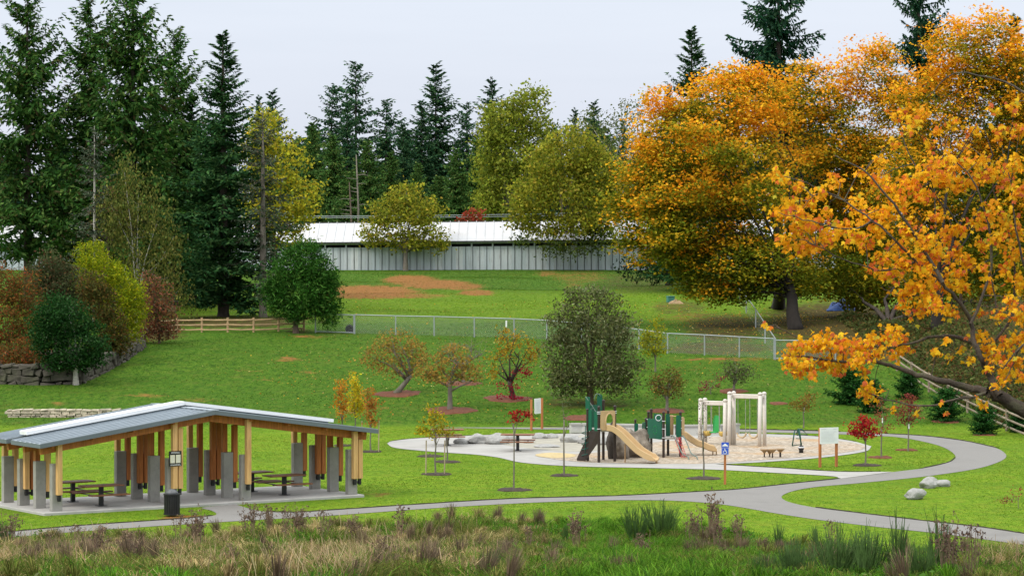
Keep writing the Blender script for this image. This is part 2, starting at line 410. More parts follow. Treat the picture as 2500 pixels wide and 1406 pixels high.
def limbs(mb, base, tops, r0, fork, rng, n=7, twigs=0, twig_len=1.5, wig=.05, lr=1.0):
    """a trunk from base to fork and limbs from the fork to each top, with side twigs"""
    base = Vector(base); fork = Vector(fork); L = (fork - base).length
    pts = [base + Vector((0, 0, -.25))] + [base.lerp(fork, t) + Vector((rng.normal()*wig*L*.3, rng.normal()*wig*L*.3, 0))*(t*(1-t)*4) for t in (0.03, .35, .7)] + [fork]
    mb.tube(pts, [r0*1.45, r0*1.2, r0*.95, r0*.85, r0*.78], n)
    for tp in tops:
        tp = Vector(tp); d = tp - fork; st = base.lerp(fork, rng.uniform(.62, 1.0)); d = tp - st
        mid = st + d*.5 + Vector((rng.normal(), rng.normal(), abs(rng.normal())*.6)) * d.length*wig*1.4
        q = [st, st.lerp(mid, .5) + Vector((0, 0, .02*d.length)), mid, mid.lerp(tp, .55), tp]
        rr = r0*min(.62, .25 + .6/len(tops)**.5)*lr
        mb.tube(q, [rr, rr*.75, rr*.52, rr*.3, rr*.09], 6)
        for _ in range(twigs):
            t = rng.uniform(.3, .95); a = q[min(3, int(t*4))].lerp(q[min(4, int(t*4) + 1)], t*4 - int(t*4))
            e = Vector(unit(rng.normal(size=(1, 3)))[0]); e.z = e.z*.5 + .35
            b = a + e*twig_len*rng.uniform(.4, 1.1); m = (a + b)/2 + Vector((rng.normal(), rng.normal(), rng.normal()))*twig_len*.08
            mb.tube([a, m, b], [rr*.2, rr*.13, rr*.04], 4, cap=False)

def blobs_px(lst, D, depth=1.0):
    """photo ellipses (px, py, rx, ry[, dy metres]) at distance D -> 3-D ellipsoids"""
    o = []
    for b in lst:
        Y = D + (b[4] if len(b) > 4 else 0); c = at(b[0], b[1], Y); k = Y/F
        o.append((c, (b[2]*k, (b[2] + b[3])*.5*k*depth, b[3]*k)))
    return o

def leafy(name, label, cat, base, blobs, pal, size, dens, per=10, sig=.35, seed=0, trunk=.25, bark='bark_brown', fork=None, group=None,
          twigs=2, twig_len=1.2, shell=(.5, 1.04), up=.5, hang=None, colfn=None, flat_=.6, asp=.62, trunk_to=None, mat='leaf', jit=.2, wig=.05, ntops=None, lr=1.0, sat=2):
    rng = np.random.default_rng(seed + 100); base = Vector(base); blobs0 = blobs; blobs = list(blobs)
    for c0, r0 in blobs0:
        for _ in range(sat):
            dd = unit(rng.normal(size=(1, 3)) + np.array([0, -.2, .25]))[0]; k_ = rng.uniform(.20, .36); s_ = rng.uniform(.85, 1.12)
            blobs.append((Vector((c0.x + dd[0]*r0[0]*s_, c0.y + dd[1]*r0[1]*s_, c0.z + dd[2]*r0[2]*s_)), tuple(v*k_ for v in r0)))
    t = thing(name, label, cat, base, 0, group)
    P, E, Z, K = crown_points(blobs, rng, dens, per, sig, shell, flat_)
    n = len(P)
    col = colfn(P, E, Z, K, rng) if colfn else pick(pal, n, rng, jit)
    if not colfn:
        kc = rng.normal(0, .13, K.max() + 1)[K]; col = col * (1 + kc[:, None])
    v, f = leaf_cards(P - np.array(base), size, rng, up, asp, hang)
    link('crown', npmesh(name + '_crown', v, f, np.repeat(np.clip(col, .003, 1), 4, 0)), M[mat], t)
    blobs = blobs0
    if trunk:
        mb = MB(); tops = [b[0] + Vector((0, 0, b[1][2]*.35)) for b in blobs0]
        if ntops: tops = tops[:ntops]
        zmin = min(b[0].z - b[1][2] for b in blobs)
        fk = Vector(fork) if fork is not None else Vector((base.x, base.y, max(base.z + .4, zmin + .12*(max(tp.z for tp in tops) - zmin))))
        limbs(mb, base, tops, trunk, fk, rng, twigs=twigs, twig_len=twig_len, wig=wig, lr=lr)
        mb.build('trunk', M[bark], t, base, smooth=True)
    return t

def conifer_mesh(name, h, rad, seed, prof=.85, start=.06, whorls=30, per=6, droop=.25, upturn=.12, spray=.5, sw=.15, pal=None, gap=.0, stations=13, hangf=.35, tip=1.0, irregular=.25, nq=3):
    """crown of a conifer of height h: boughs with side sprays of needle quads; returns a mesh"""
    rng = np.random.default_rng(seed); A = []; Tn = []; Ln = []
    z = start*h
    for i in range(whorls):
        u = (i + rng.uniform(-.3, .3))/whorls; zz = h*(start + (1 - start)*u)
        rr = rad*(1 - u)**prof * (.35 + .65*min(1, (u + .04)/.12)) + .10*tip
        for j in range(per):
            if rng.random() < gap: continue
            az = rng.uniform(0, 2*math.pi); L = rr*(1 + rng.normal(0, irregular)); L = max(.15, L)
            d = np.array([math.cos(az), math.sin(az), 0]); s = np.linspace(.06, 1, max(4, int(stations*min(1, L/rad + .35))))
            el = .5*u**2 + rng.normal(0, .08)
            p = np.array([0, 0, zz + rng.normal(0, h/whorls*.3)]) + d*(s*L)[:, None]
            p[:, 2] += L*(el*s - droop*(1 - u*.8)*s**1.2*1.3 + upturn*s**3*1.4)
            sd = np.array([-d[1], d[0], 0])
            for side in (-1, 1):
                tl = spray*(.55 + .6*(1 - s))*rng.uniform(.7, 1.3, len(s))*min(1, .22 + 1.2*L/rad)
                td = unit(d[None]*.55 + sd[None]*side*.8 + np.array([0, 0, -hangf])[None] + rng.normal(0, .22, (len(s), 3)))
                for q in range(nq):
                    A.append(p + td*(tl*q/nq)[:, None]*1.0 + rng.normal(0, .03, (len(s), 3))); Tn.append(unit(td + rng.normal(0, .28, td.shape))); Ln.append(tl/nq*1.9)
            A.append(p); Tn.append(np.repeat(d[None], len(s), 0) + np.array([0, 0, .1])); Ln.append(np.full(len(s), spray*.6))
    A = np.concatenate(A); T = unit(np.concatenate(Tn)); L = np.concatenate(Ln)[:, None]; n = len(A)
    nr = unit(rng.normal(size=(n, 3))*.7 + np.array([0, 0, .9])); B = unit(np.cross(nr, T)); W = sw*rng.uniform(.6, 1.3, (n, 1))*np.minimum(1, L/spray*1.6 + .3)
    v = np.stack([A - T*L*.08, A + B*W*.5 + T*L*.42, A + T*L, A - B*W*.5 + T*L*.42], 1).reshape(-1, 3)
    col = pick(pal, n, rng, .22) * (1 + .18*wob(A, 1.1)[:, None])
    return npmesh(name, v, np.arange(4*n).reshape(n, 4), np.repeat(np.clip(col, .002, 1), 4, 0))

def conifer_trunk(h, r, lean=0, seed=0, dead=0, dead_len=1.2):
    mb = MB(); rng = np.random.default_rng(seed)
    mb.tube([(0, 0, -.4), (0, 0, .3), (.01*h*lean, 0, h*.4), (.02*h*lean, 0, h*.75), (0, 0, h*.985)], [r*1.4, r*1.05, r*.75, r*.4, r*.06], 8)
    for _ in range(dead):
        z = h*rng.uniform(.12, .9); a = rng.uniform(0, 6.28); L = dead_len*rng.uniform(.4, 1.2)*(1.2 - z/h)
        d = Vector((math.cos(a), math.sin(a), -.15)); p = Vector((0, 0, z))
        mb.tube([p, p + d*L*.5 + Vector((0, 0, .05)), p + d*L + Vector((0, 0, -.1))], [r*.16, r*.1, r*.03], 4, cap=False)
    return mb

def conifer(name, label, base, h, crown_me, ch, trunk_r, group=None, bark='bark_dark', sx=1, rz=0, dead=0, lean=(0, 0), cat='conifer'):
    """an Empty with crown (mesh made for height ch, scaled to h) and trunk"""
    t = thing(name, label, cat, base, rz, group); k = h/ch
    c = link('crown', crown_me, M['needle'], t); c.scale = (k*sx, k*sx, k)
    conifer_trunk(h, trunk_r, 0, int(h*10), dead).build('trunk', M[bark], t, smooth=True)
    if lean != (0, 0): t.rotation_euler = (lean[1], lean[0], rz)
    return t

def top_h(base, px, py):
    """tree height so that its tip shows at photo row py"""
    return at(px, py, base.y).z - base.z
# ------------------------------------------------------------------ ground
def ell(px, py, lst):
    o = np.zeros_like(px)
    for cx, cy, rx, ry, s in lst:
        d = ((px - cx)/rx)**2 + ((py - cy)/ry)**2
        o = np.maximum(o, s*np.clip(1.25 - d*.75, 0, 1))
    return o

DIRT = [(900, 713, 130, 17, 1), (1000, 683, 70, 12, .95), (1065, 694, 90, 12, .95), (1130, 700, 60, 9, .8), (1165, 715, 45, 8, .95), (880, 720, 70, 10, 1), (980, 722, 120, 8, .7),
        (1420, 676, 80, 16, .5), (1335, 668, 30, 8, .6), (1400, 690, 40, 16, .45), (1640, 748, 70, 10, .5), (1690, 775, 90, 14, .5), (705, 877, 40, 7, .6), (742, 907, 26, 6, .5), (735, 925, 20, 5, .6), (660, 925, 40, 7, .45), (600, 905, 60, 5, .4),
        (360, 965, 70, 6, .5), (480, 975, 60, 6, .45), (140, 985, 18, 6, .4), (1640, 900, 120, 5, .4), (1760, 877, 150, 5, .6), (1100, 843, 60, 8, .4), (900, 1000, 60, 10, .5), (840, 1005, 40, 8, .5),
        (760, 822, 60, 5, .6), (910, 1207, 36, 5, .75), (450, 1262, 75, 9, .8), (1420, 1195, 25, 4, .55), (2150, 1000, 60, 8, .5), (1960, 945, 50, 5, .4), (2240, 990, 50, 8, .5)]
SHADE = [(1770, 800, 110, 40, .8), (2040, 790, 200, 60, .9), (1660, 750, 80, 22, .6), (1560, 690, 120, 30, .6), (1620, 680, 130, 30, .6), (1750, 850, 170, 18, .7), (560, 785, 220, 18, .8), (620, 750, 150, 20, .4), (730, 808, 40, 8, .7), (2100, 860, 200, 30, .9), (1440, 985, 130, 16, .6), (1250, 950, 90, 12, .3), (360, 815, 90, 20, .9), (150, 1250, 60, 5, .5)]  # dark soil under the trees, with the crowns' shade put into its colour

xs = np.unique(np.concatenate([-np.geomspace(62, 900, 22), np.arange(-60, 60.1, 1.0), np.geomspace(62, 900, 22)]))
ys = np.unique(np.concatenate([[-60, -20, 0, 10, 20, 30, 38], np.arange(45, 150, 1.0), np.arange(150, 200, .5), np.arange(200, 330, 1.0), np.geomspace(332, 3000, 30)]))
GX, GY = np.meshgrid(xs, ys); GZ = H(GX, GY)
gv = np.stack([GX.ravel(), GY.ravel(), GZ.ravel()], 1); nx_, ny_ = len(xs), len(ys)
ii = (np.arange(ny_ - 1)[:, None]*nx_ + np.arange(nx_ - 1)[None]).ravel()
gme = npmesh('ground', gv, np.stack([ii, ii + 1, ii + nx_ + 1, ii + nx_], 1))
gpx, gpy = proj(gv[:, 0], np.maximum(gv[:, 1], 5), gv[:, 2])
def fattr(me, name, val):
    a = me.attributes.new(name, 'FLOAT', 'POINT'); a.data.foreach_set('value', np.ascontiguousarray(val, np.float32))
vis = (gv[:, 1] > 45) & (gv[:, 1] < 330)
fattr(gme, 'lawn', np.clip(sm(92, 96, gv[:, 1])*(1 - sm(154, 157, gv[:, 1])) + .75*sm(206, 216, gv[:, 1])*(1 - sm(240, 262, gv[:, 1])), 0, 1))
fattr(gme, 'dirt', ell(gpx, gpy, DIRT)*vis)
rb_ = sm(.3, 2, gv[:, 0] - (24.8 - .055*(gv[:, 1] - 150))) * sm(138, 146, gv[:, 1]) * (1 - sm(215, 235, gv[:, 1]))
fattr(gme, 'soil_and_shade', np.clip(np.maximum(np.maximum(ell(gpx, gpy, SHADE)*vis, rb_), .8*sm(92, 80, gv[:, 1])), 0, 1.2))
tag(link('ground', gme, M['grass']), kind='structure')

# ------------------------------------------------------------------ paths
def smooth_poly(pts, closed=True, k=5):
    n = len(pts); o = []
    for i in range(n if closed else n - 1):
        p1, p2 = pts[i], pts[(i+1) % n]
        p0 = pts[i-1] if (closed or i) else p1
        p3 = pts[(i+2) % n] if (closed or i < n-2) else p2
        for q in range(k):
            t = q/k; L = (p2 - p1).length
            m1 = (p2 - p0); m2 = (p3 - p1)
            if m1.length: m1 = m1.normalized()*L*.9
            if m2.length: m2 = m2.normalized()*L*.9
            o.append(p1*(2*t**3 - 3*t**2 + 1) + m1*(t**3 - 2*t**2 + t) + p2*(-2*t**3 + 3*t**2) + m2*(t**3 - t**2))
    if not closed: o.append(pts[-1])
    return o

from mathutils.geometry import tessellate_polygon
def sheet(name, outline, z, mat, kind='structure', thick=0.0):
    P = [Vector((p.x, p.y, z)) for p in outline]
    tr = tessellate_polygon([P]); mb = MB(); mb.add(P, [tuple(t) for t in tr])
    me = bpy.data.meshes.new(name); me.from_pydata([tuple(p) for p in mb.v], [], mb.f); me.update()
    bm = bmesh.new(); bm.from_mesh(me)
    for f in bm.faces:
        if f.normal.z < 0: f.normal_flip()
    bm.to_mesh(me); bm.free()
    return tag(link(name, me, mat), kind=kind)

def fl(l): return [flat(*p) for p in l]
A_low = [(-60,1318),(60,1309),(200,1297),(400,1283),(560,1273),(800,1259),(1050,1241),(1300,1227),(1500,1221),(1640,1222),(1760,1231),(1900,1254),(2000,1269),(2150,1287),(2300,1303),(2500,1330),(2580,1342)]
A_tongue = [(2580,1314),(2500,1303),(2400,1288),(2250,1271),(2100,1253),(1990,1239),(1925,1225),(1908,1212),(1935,1199),(1990,1189),(2100,1179),(2250,1164),(2380,1145),(2440,1127),(2457,1112),(2430,1093),(2350,1076),(2250,1064),(2160,1059)]
A_backtop = [(2050,1054),(1890,1050),(1700,1047),(1390,1043),(1200,1040),(930,1036),(700,1032)]
A_backlow = [(700,1037),(930,1041),(1200,1046),(1390,1049),(1700,1053),(1890,1056),(2050,1060),(2140,1064)]
A_inner = [(2180,1066),(2230,1073),(2290,1087),(2322,1102),(2333,1117),(2316,1129),(2255,1143),(2190,1151)]
A_mid = [(2053,1168.5),(1950,1179),(1800,1195),(1700,1201),(1500,1211),(1250,1218),(1000,1233),(850,1243),(720,1251),(650,1249),(600,1239)]
A_left = [(575,1231),(494,1239),(515,1246),(528,1253),(520,1259),(450,1266),(365,1272),(190,1284),(42,1297),(-60,1304)]
asph = smooth_poly(fl(A_low), False) + smooth_poly(fl(A_tongue + A_backtop), False) + smooth_poly(fl(A_backlow + A_inner + A_mid), False) + smooth_poly(fl(A_left[:1]+A_left[1:]), False)
sheet('asphalt_path', asph, .012, M['asphalt'])
C_top = [(945,1083),(958,1077),(1010,1071),(1100,1066),(1200,1062),(1390,1059),(1500,1058),(1780,1058),(1900,1061),(2000,1066),(2080,1077),(2128,1090)]
C_right = [(2128,1090),(2110,1103),(2000,1118),(1850,1129),(1745,1134)]
C_path = [(1745,1134),(1900,1143),(2050,1152),(2180,1152)]
C_low = [(2050,1169),(2034,1163),(1900,1155),(1750,1147),(1600,1143),(1450,1140),(1350,1136),(1270,1129),(1215,1117),(1160,1110),(1100,1106),(1020,1100),(962,1093),(945,1083)]
conc = smooth_poly(fl(C_top), False)[:-1] + smooth_poly(fl(C_right), False)[:-1] + smooth_poly(fl(C_path), False) + smooth_poly(fl(C_low), False)[:-1]
sheet('concrete_plaza', conc, .020, M['white_conc'])
CH = [(1330,1116),(1400,1127),(1500,1131),(1620,1133),(1735,1132),(1850,1124.5),(2000,1113),(2095,1100),(2112,1091),(2080,1081.5),(2000,1073),(1880,1067),(1760,1066),(1660,1075),(1560,1085),(1500,1098),(1440,1107),(1380,1110)]
sheet('playground_surface', smooth_poly(fl(CH)), .030, M['chips'])
sheet('yellow_sand_pad', smooth_poly(fl([(1306,1112),(1345,1106),(1400,1110),(1398,1117),(1345,1119)]), k=3), .036, M['yellow_pad'])
sheet('creek_bed', smooth_poly(fl([(1215,1079),(1330,1068),(1420,1064),(1500,1068),(1530,1085),(1480,1098),(1390,1103),(1300,1096),(1240,1088)]), k=4), .026, M['creek'])

# a lip of turf with dark soil along the lawn edges
def lip(name, pts, side, h=.045, wd=.35):
    pts = smooth_poly(fl(pts), False, 8); a = []
    mb = MB(); vs = []
    for i, p in enumerate(pts):
        d = pts[min(i+1, len(pts)-1)] - pts[max(i-1, 0)]; d.normalize(); nrm = Vector((-d.y, d.x, 0))*side
        j = 1 + .35*math.sin(i*2.3) ; hh = h*(.8 + .4*abs(math.sin(i*1.37)))
        vs += [p + nrm*.0 + Vector((0,0,.005)), p + nrm*.03*j + Vector((0,0,hh)), p + nrm*wd + Vector((0,0,-.01))]
    n = len(pts)
    top = MB().add(vs, [(i*3+1, i*3+4, i*3+5, i*3+2) for i in range(n-1)]).build(name, M['grass'])
    me = top.data; fattr(me, 'lawn', np.ones(len(me.vertices))); fattr(me, 'dirt', np.zeros(len(me.vertices)))
    tag(top, kind='structure')
    tag(MB().add(vs, [(i*3, i*3+3, i*3+4, i*3+1) for i in range(n-1)]).build('soil_edge', M['soil']), kind='structure')
lip('turf_edge', A_mid[:-1], -1)
lip('turf_edge', A_tongue[1:6], -1)
lip('turf_edge', A_left[4:], -1)
lip('turf_edge', [(2255,1143),(2316,1129),(2333,1117)], 1)
lip('turf_edge', [(1760,1134),(1900,1142.5),(2050,1151.5),(2150,1152)], 1, .04)
lip('turf_edge', C_top[1:-1], 1, .04)
lip('turf_edge', A_backtop, -1, .06)
lip('turf_edge', A_tongue[15:], -1, .05)

# ------------------------------------------------------------------ mulch rings
def mulch(px, py, r, mat='mulch', seed=0):
    c = gp(px, py); rng = np.random.default_rng(seed + int(px)); n = 40; vs = [(c.x, c.y, hz(c.x, c.y) + .075)]; fs = []
    ph = rng.uniform(0, 6, 3)
    for k, (q, hgt) in enumerate(((.55, .065), (.85, .045), (1, .015), (1.05, -.05))):
        for i in range(n):
            a = 2*math.pi*i/n; rr = r*q*(1 + .07*math.sin(3*a + ph[0]) + .05*math.sin(7*a + ph[1]) + rng.normal(0, .02))
            x, y = c.x + rr*math.cos(a), c.y + rr*math.sin(a); vs.append((x, y, hz(x, y) + hgt + rng.normal(0, .012)))
    for i in range(n): fs.append((0, 1 + i, 1 + (i+1) % n))
    for k in range(3):
        for i in range(n): fs.append((1 + k*n + i, 1 + (k+1)*n + i, 1 + (k+1)*n + (i+1) % n, 1 + k*n + (i+1) % n))
    tag(MB().add(vs, fs).build('mulch_bed', M[mat], None, c, smooth=True), kind='structure')
for q in [(970,961,1.33),(1100,1002,1.35),(1240,973,1.3),(1125,936,1.2),(1425,1020,1.1),(1628,1003,1.0),(1790,955,.8),(1900,985,.5)]: mulch(*q)
for q in [(1067,1158,.62),(1092,1128,.58),(1050,1114,.58),(1254,1196,.68),(1377,1161,.56),(1719,1168,.7),(905,1103,.5),(836,1088,.45),(2115,1136,.6)]: mulch(*q, mat='mulch_dark')
for q in [(2215,1099,.5),(2150,1117,.55),(2310,1029,.7),(2402,1062,.55)]: mulch(*q, mat='mulch')

# ------------------------------------------------------------------ stone walls, boulders
def stone_wall(name, label, pts, tops, mat, course, length, thick, seed, bev=.03, gap=.92, jit=.07):
    """stones stacked in courses along pts; tops = wall height at each point"""
    rng = np.random.default_rng(seed); mb = MB(); cum = [0]
    for a, b in zip(pts, pts[1:]): cum.append(cum[-1] + (Vector(b) - Vector(a)).length)
    def P(s):
        i = max(0, min(len(pts) - 2, int(np.searchsorted(cum, s) - 1))); t = (s - cum[i])/max(1e-6, cum[i+1] - cum[i])
        return Vector(pts[i]).lerp(Vector(pts[i+1]), t), (Vector(pts[i+1]) - Vector(pts[i])), tops[i]*(1 - t) + tops[i+1]*t
    zc = -.15; k = 0; zmax = max(tops)
    while zc < zmax:
        hgt = course*rng.uniform(.75, 1.3); s = rng.uniform(-length*.5, 0)
        while s < cum[-1]:
            L = length*rng.uniform(.5, 1.5); p, d, tp = P(min(max(0, s + L/2), cum[-1]))
            if zc < tp - hgt*.25:
                hh = min(hgt*rng.uniform(.85, 1.08), tp - zc + rng.uniform(0, .06)); ang = math.atan2(d.y, d.x)
                m = Matrix.Rotation(ang, 3, 'Z') @ Matrix.Rotation(rng.normal(0, .05), 3, 'Y')
                n0 = len(mb.v); off = m @ Vector((0, rng.normal(0, .03), 0))
                mb.box(p + off + Vector((0, 0, zc + hh/2)), (L*gap, thick*rng.uniform(.85, 1.1), hh*gap), M=m)
                for q in range(n0, n0 + 8): mb.v[q] = tuple(Vector(mb.v[q]) + Vector(rng.normal(0, 1, 3))*min(course, length)*jit)
            s += L
        zc += hgt
    o = mb.build(name, mat, None, Vector(pts[0]), bevel=bev)
    return tag(o, label, 'stone wall')

wp = [gp(x, y) for x, y in ((-70,940),(0,936),(100,939),(190,936),(250,908),(300,880),(345,848))]
wt = [1.12, 1.12, 1.12, 1.12, 1.05, .9, .45]
stone_wall('retaining_wall', 'dark grey boulder retaining wall curving below the shrub bed', wp, wt, M['wall_stone'], .38, .62, .6, 3, .05, .99, .14)
# soil of the raised bed behind it
vs = []; rows = 8
for p, h_ in zip(wp, wt):
    for k in range(rows):
        t = k/(rows - 1); x, y = p.x - 1.2*t, p.y + .25 + 14*t
        vs.append((x, y, max(hz(x, y) + .03, p.z + h_ - .12 + t*.6) if t < .9 else hz(x, y) - .1))
fs = [(i*rows + k, (i+1)*rows + k, (i+1)*rows + k + 1, i*rows + k + 1) for i in range(len(wp)-1) for k in range(rows - 1)]
tag(MB().add(vs, fs).build('planting_bed', M['mulch_dark']), kind='structure')
lw = [Vector((at(px, 1028, 159.2).x, 159.2, .08)) for px in (20, 130, 240, 350, 440)]
stone_wall('ledge_wall', 'low pale dry stacked stone wall on the lawn behind the shelter', lw, [.56, .58, .58, .57, .5], M['ledge_stone'], .13, .42, .45, 5, .015)

def boulder(name, label, c, size, seed, mat='rock', rz=0, cat='boulder', group=None, sub=3, amp=.2):
    me = bpy.data.meshes.new(name); bm = bmesh.new(); bmesh.ops.create_icosphere(bm, subdivisions=sub, radius=1)
    rng = np.random.default_rng(seed); off = Vector(rng.uniform(-50, 50, 3)); pl = [(Vector(unit(rng.normal(size=(1,3)))[0]), rng.uniform(.62, .9)) for _ in range(9)]
    for v in bm.verts:
        p = v.co.copy()
        for nn, dd in pl:
            e = p.dot(nn) - dd
            if e > 0: p -= nn*e*.85
        p += p.normalized()*(mnoise.noise(p*1.6 + off)*amp + mnoise.noise(p*4.5 + off)*amp*.3)
        v.co = Vector((p.x*size[0], p.y*size[1], p.z*size[2]))
    bm.to_mesh(me); bm.free(); me.polygons.foreach_set('use_smooth', [sub > 3]*len(me.polygons))
    o = link(name, me, M[mat]); o.location = Vector(c) + Vector((0, 0, size[2]*.55)); o.rotation_euler = (0, 0, rz)
    return tag(o, label, cat, group)
def px_boulder(px, py, wpx, hpx, label, seed, group, mat='rock', rz=0):
    c = gp(px, py); k = c.y/F; boulder('boulder', label, c, (wpx*k/2*1.08, wpx*k/2*.8, hpx*k/1.45), seed, mat, rz, group=group, amp=.16)
g = 'pale boulders on the lawn by the path fork'
px_boulder(2234,1218,54,26,'whitish boulder lying alone on the lawn nearest the path fork',1,g)
px_boulder(2265,1191,42,24,'rounded pale boulder at the front left of the trio on the lawn',2,g)
px_boulder(2299,1187,40,18,'low grey boulder at the right end of the lawn trio',3,g)
px_boulder(2272,1180,36,16,'smaller boulder half hidden behind the pale boulder of the lawn trio',4,g)
g = 'boulders of the dry creek beside the playground'
for px, py, w_, h_, lb, s in [(1125,1084,34,14,'small boulder at the left end of the creek rocks behind the picnic table',11),(1163,1083,62,24,'broad pale boulder next to the left creek table',12),(1215,1084,56,26,'tallest whitish creek boulder in the middle of the row',13),(1252,1078,34,16,'boulder behind the single creek picnic table',14),
    (1290,1082,30,12,'flat slab boulder in front of the creek channel',15),(1318,1071,40,14,'grey boulder on the far bank of the creek',16),(1348,1070,28,12,'little boulder on the far creek bank near the low wall',17),(1392,1080,46,22,'rounded bluish boulder left of the brown climbing tower',18),(1425,1083,34,16,'boulder behind the spiral climber',19),(1335,1092,60,8,'low flat stone in the creek bed beside the yellow sand',20),(1470,1086,40,20,'creek boulder behind the tower posts',21)]:
    px_boulder(px, py, w_, h_, lb, s, g)

# low pale wall along the back of the plaza
lwp = [flat(x, y) for x, y in ((1392,1058),(1420,1057.5),(1500,1059),(1650,1062),(1760,1061.5),(1800,1058))]
mb = MB()
for a, b in zip(lwp, lwp[1:]): mb.beam(a + Vector((0,0,.2)), b + Vector((0,0,.2)), .3, .44)
lo_ = thing('seat_wall', 'long low pale concrete seat wall behind the swings', 'seat wall', lwp[0])
mb.build('wall_body', M['stucco'], lo_, lwp[0])
mb = MB()
for a, b in zip(lwp, lwp[1:]): mb.beam(a + Vector((0,0,.47)), b + Vector((0,0,.47)), .42, .09)
mb.build('coping', M['white_conc'], lo_, lwp[0])
# ------------------------------------------------------------------ picnic shelter
P0 = Vector((-16.48, 107.9, 0)); UANG = math.atan2(.556, .83)
def loc2(a, b, z=0):
    c, s = math.cos(UANG), math.sin(UANG); return Vector((P0.x + a*c - b*s, P0.y + a*s + b*c, z))
sh = thing('picnic_shelter', 'open timber picnic shelter with a low grey metal gable roof on concrete piers', 'shelter', P0, UANG)
AM, HW, B0, B1 = 6.2, 7.05, -.55, 4.38
def zr(a): return 3.54 - .1375*abs(a - AM)
MB().box((6.02, 2.15, .03), (13.4, 5.2, .14)).build('floor_slab', M['slab'], sh, bevel=.02)
def roof_sec(b0, b1):
    mb = MB()
    for s in (-1, 1):
        e = AM + s*HW; t = .07
        q = [(AM, b0, 3.54), (e, b0, zr(e)), (e, b1, zr(e)), (AM, b1, 3.54)]
        mb.add([Vector(p) for p in q] + [Vector(p) - Vector((0,0,t)) for p in q], [(0,1,2,3),(7,6,5,4),(0,4,5,1),(1,5,6,2),(2,6,7,3)])
    return mb
rf = roof_sec(B0, 1.93).build('roof', M['roof_metal'], sh)
rb = roof_sec(2.37, B1).build('roof', M['roof_metal'], sh)
for (b0, b1, par) in ((B0, 1.93, rf), (2.37, B1, rb)):
    mb = MB(); nb = 6
    for k in range(nb + 1):
        b = b0 + .03 + (b1 - b0 - .06)*k/nb
        for s in (-1, 1):
            e = AM + s*HW; mb.beam((AM, b, 3.555), (e, b, zr(e) + .015), .035, .05)
    mb.build('standing_seam', M['roof_metal'], par)
    MB().box((AM, (b0 + b1)/2, 3.565), (.34, b1 - b0, .035)).build('ridge_cap', M['roof_metal'], par, bevel=.01)
    mb = MB()
    for s in (-1, 1):
        e = AM + s*HW
        for bb in (b0 - .012, b1 + .012):
            mb.beam((AM, bb, 3.475), (e, bb, zr(e) - .065), .024, .15, up=(0,0,1))
        mb.box((e + s*.014, (b0 + b1)/2, zr(e) - .065), (.028, b1 - b0 + .04, .15))
    mb.build('fascia', M['fascia'], par)
    mb = MB()
    for s in (-1, 1):
        e = AM + s*(HW - .05); mb.beam((AM, (b0 + b1)/2, 3.42), (e, (b0 + b1)/2, zr(e) - .12), b1 - b0 - .08, .05)
    mb.build('plank_ceiling', M['ceiling'], par)
mb = MB()
for s in (-1, 1):
    e = AM + s*(HW - .55); mb.beam((AM - s*.01, 2.15, 3.71), (e, 2.15, zr(e) + .17), .62, .13)
sk = mb.build('skylight_strip', M['skylight'], sh)
mb = MB()
for s in (-1, 1):
    e = AM + s*(HW - .75)
    for bb in (1.95, 2.35): mb.beam((AM, bb, 3.56), (e, bb, zr(e) + .02), .05, .17)
mb.build('skylight_curb', M['fascia'], sk)
for b in (0, 1.4, 2.8, 4.2):
    mb = MB()
    for s in (-1, 1):
        e = AM + s*(HW - .22); mb.beam((AM, b, 3.27), (e, b, zr(e) - .29), .17, .30)
    mb.build('glulam_beam', M['wood'], sh)
for k in range(9):
    a = -.3 + k*13/8
    MB().box((a, 2.0, zr(a) - .19), (.09, 4.8, .10)).build('purlin', M['wood'], sh)
prng = np.random.default_rng(4)
for a in (0, 4.65, 7.75, 12.4):
    for k, b in enumerate((0, 1.4, 2.8, 4.2)):
        pier = MB().box((a, b, .10 + .86), (.41, .23, 1.72)).build('concrete_pier', M['conc'], sh, bevel=.012)
        spots = [(.02, -.22)] + ([(.31, -.10)] if k or a in (4.65, 12.4) else []) if k % 2 == 0 else [(.31, -.02), (0, .22)]
        for j, (da, db) in enumerate(spots):
            z0 = .70 + prng.normal(0, .01); z1 = zr(a + da) - .44 if abs(db) < .18 else zr(a + da) - .16
            if abs(db) > .18: z1 = zr(a+da) - .155
            outer = (k == 0) or (a == 0 and j == 0)  # outer posts take the lit tone, inner ones the shaded tone
            po = MB().box((a + da, b + db, (z0 + z1)/2), (.19, .19, z1 - z0)).build('post', M['wood_lit'] if outer or (k == 3 and j) else M['wood'], sh, bevel=.008)
            mb = MB(); mb.box((a + da, b + db, z0 - .11), (.10, .10, .24)); mb.box((a + da*.55, b + db*.7, z0 - .14), (.04 + abs(da)*.6, .04 + abs(db)*.5, .10))
            mb.build('post_bracket', M['steel_black'], po)

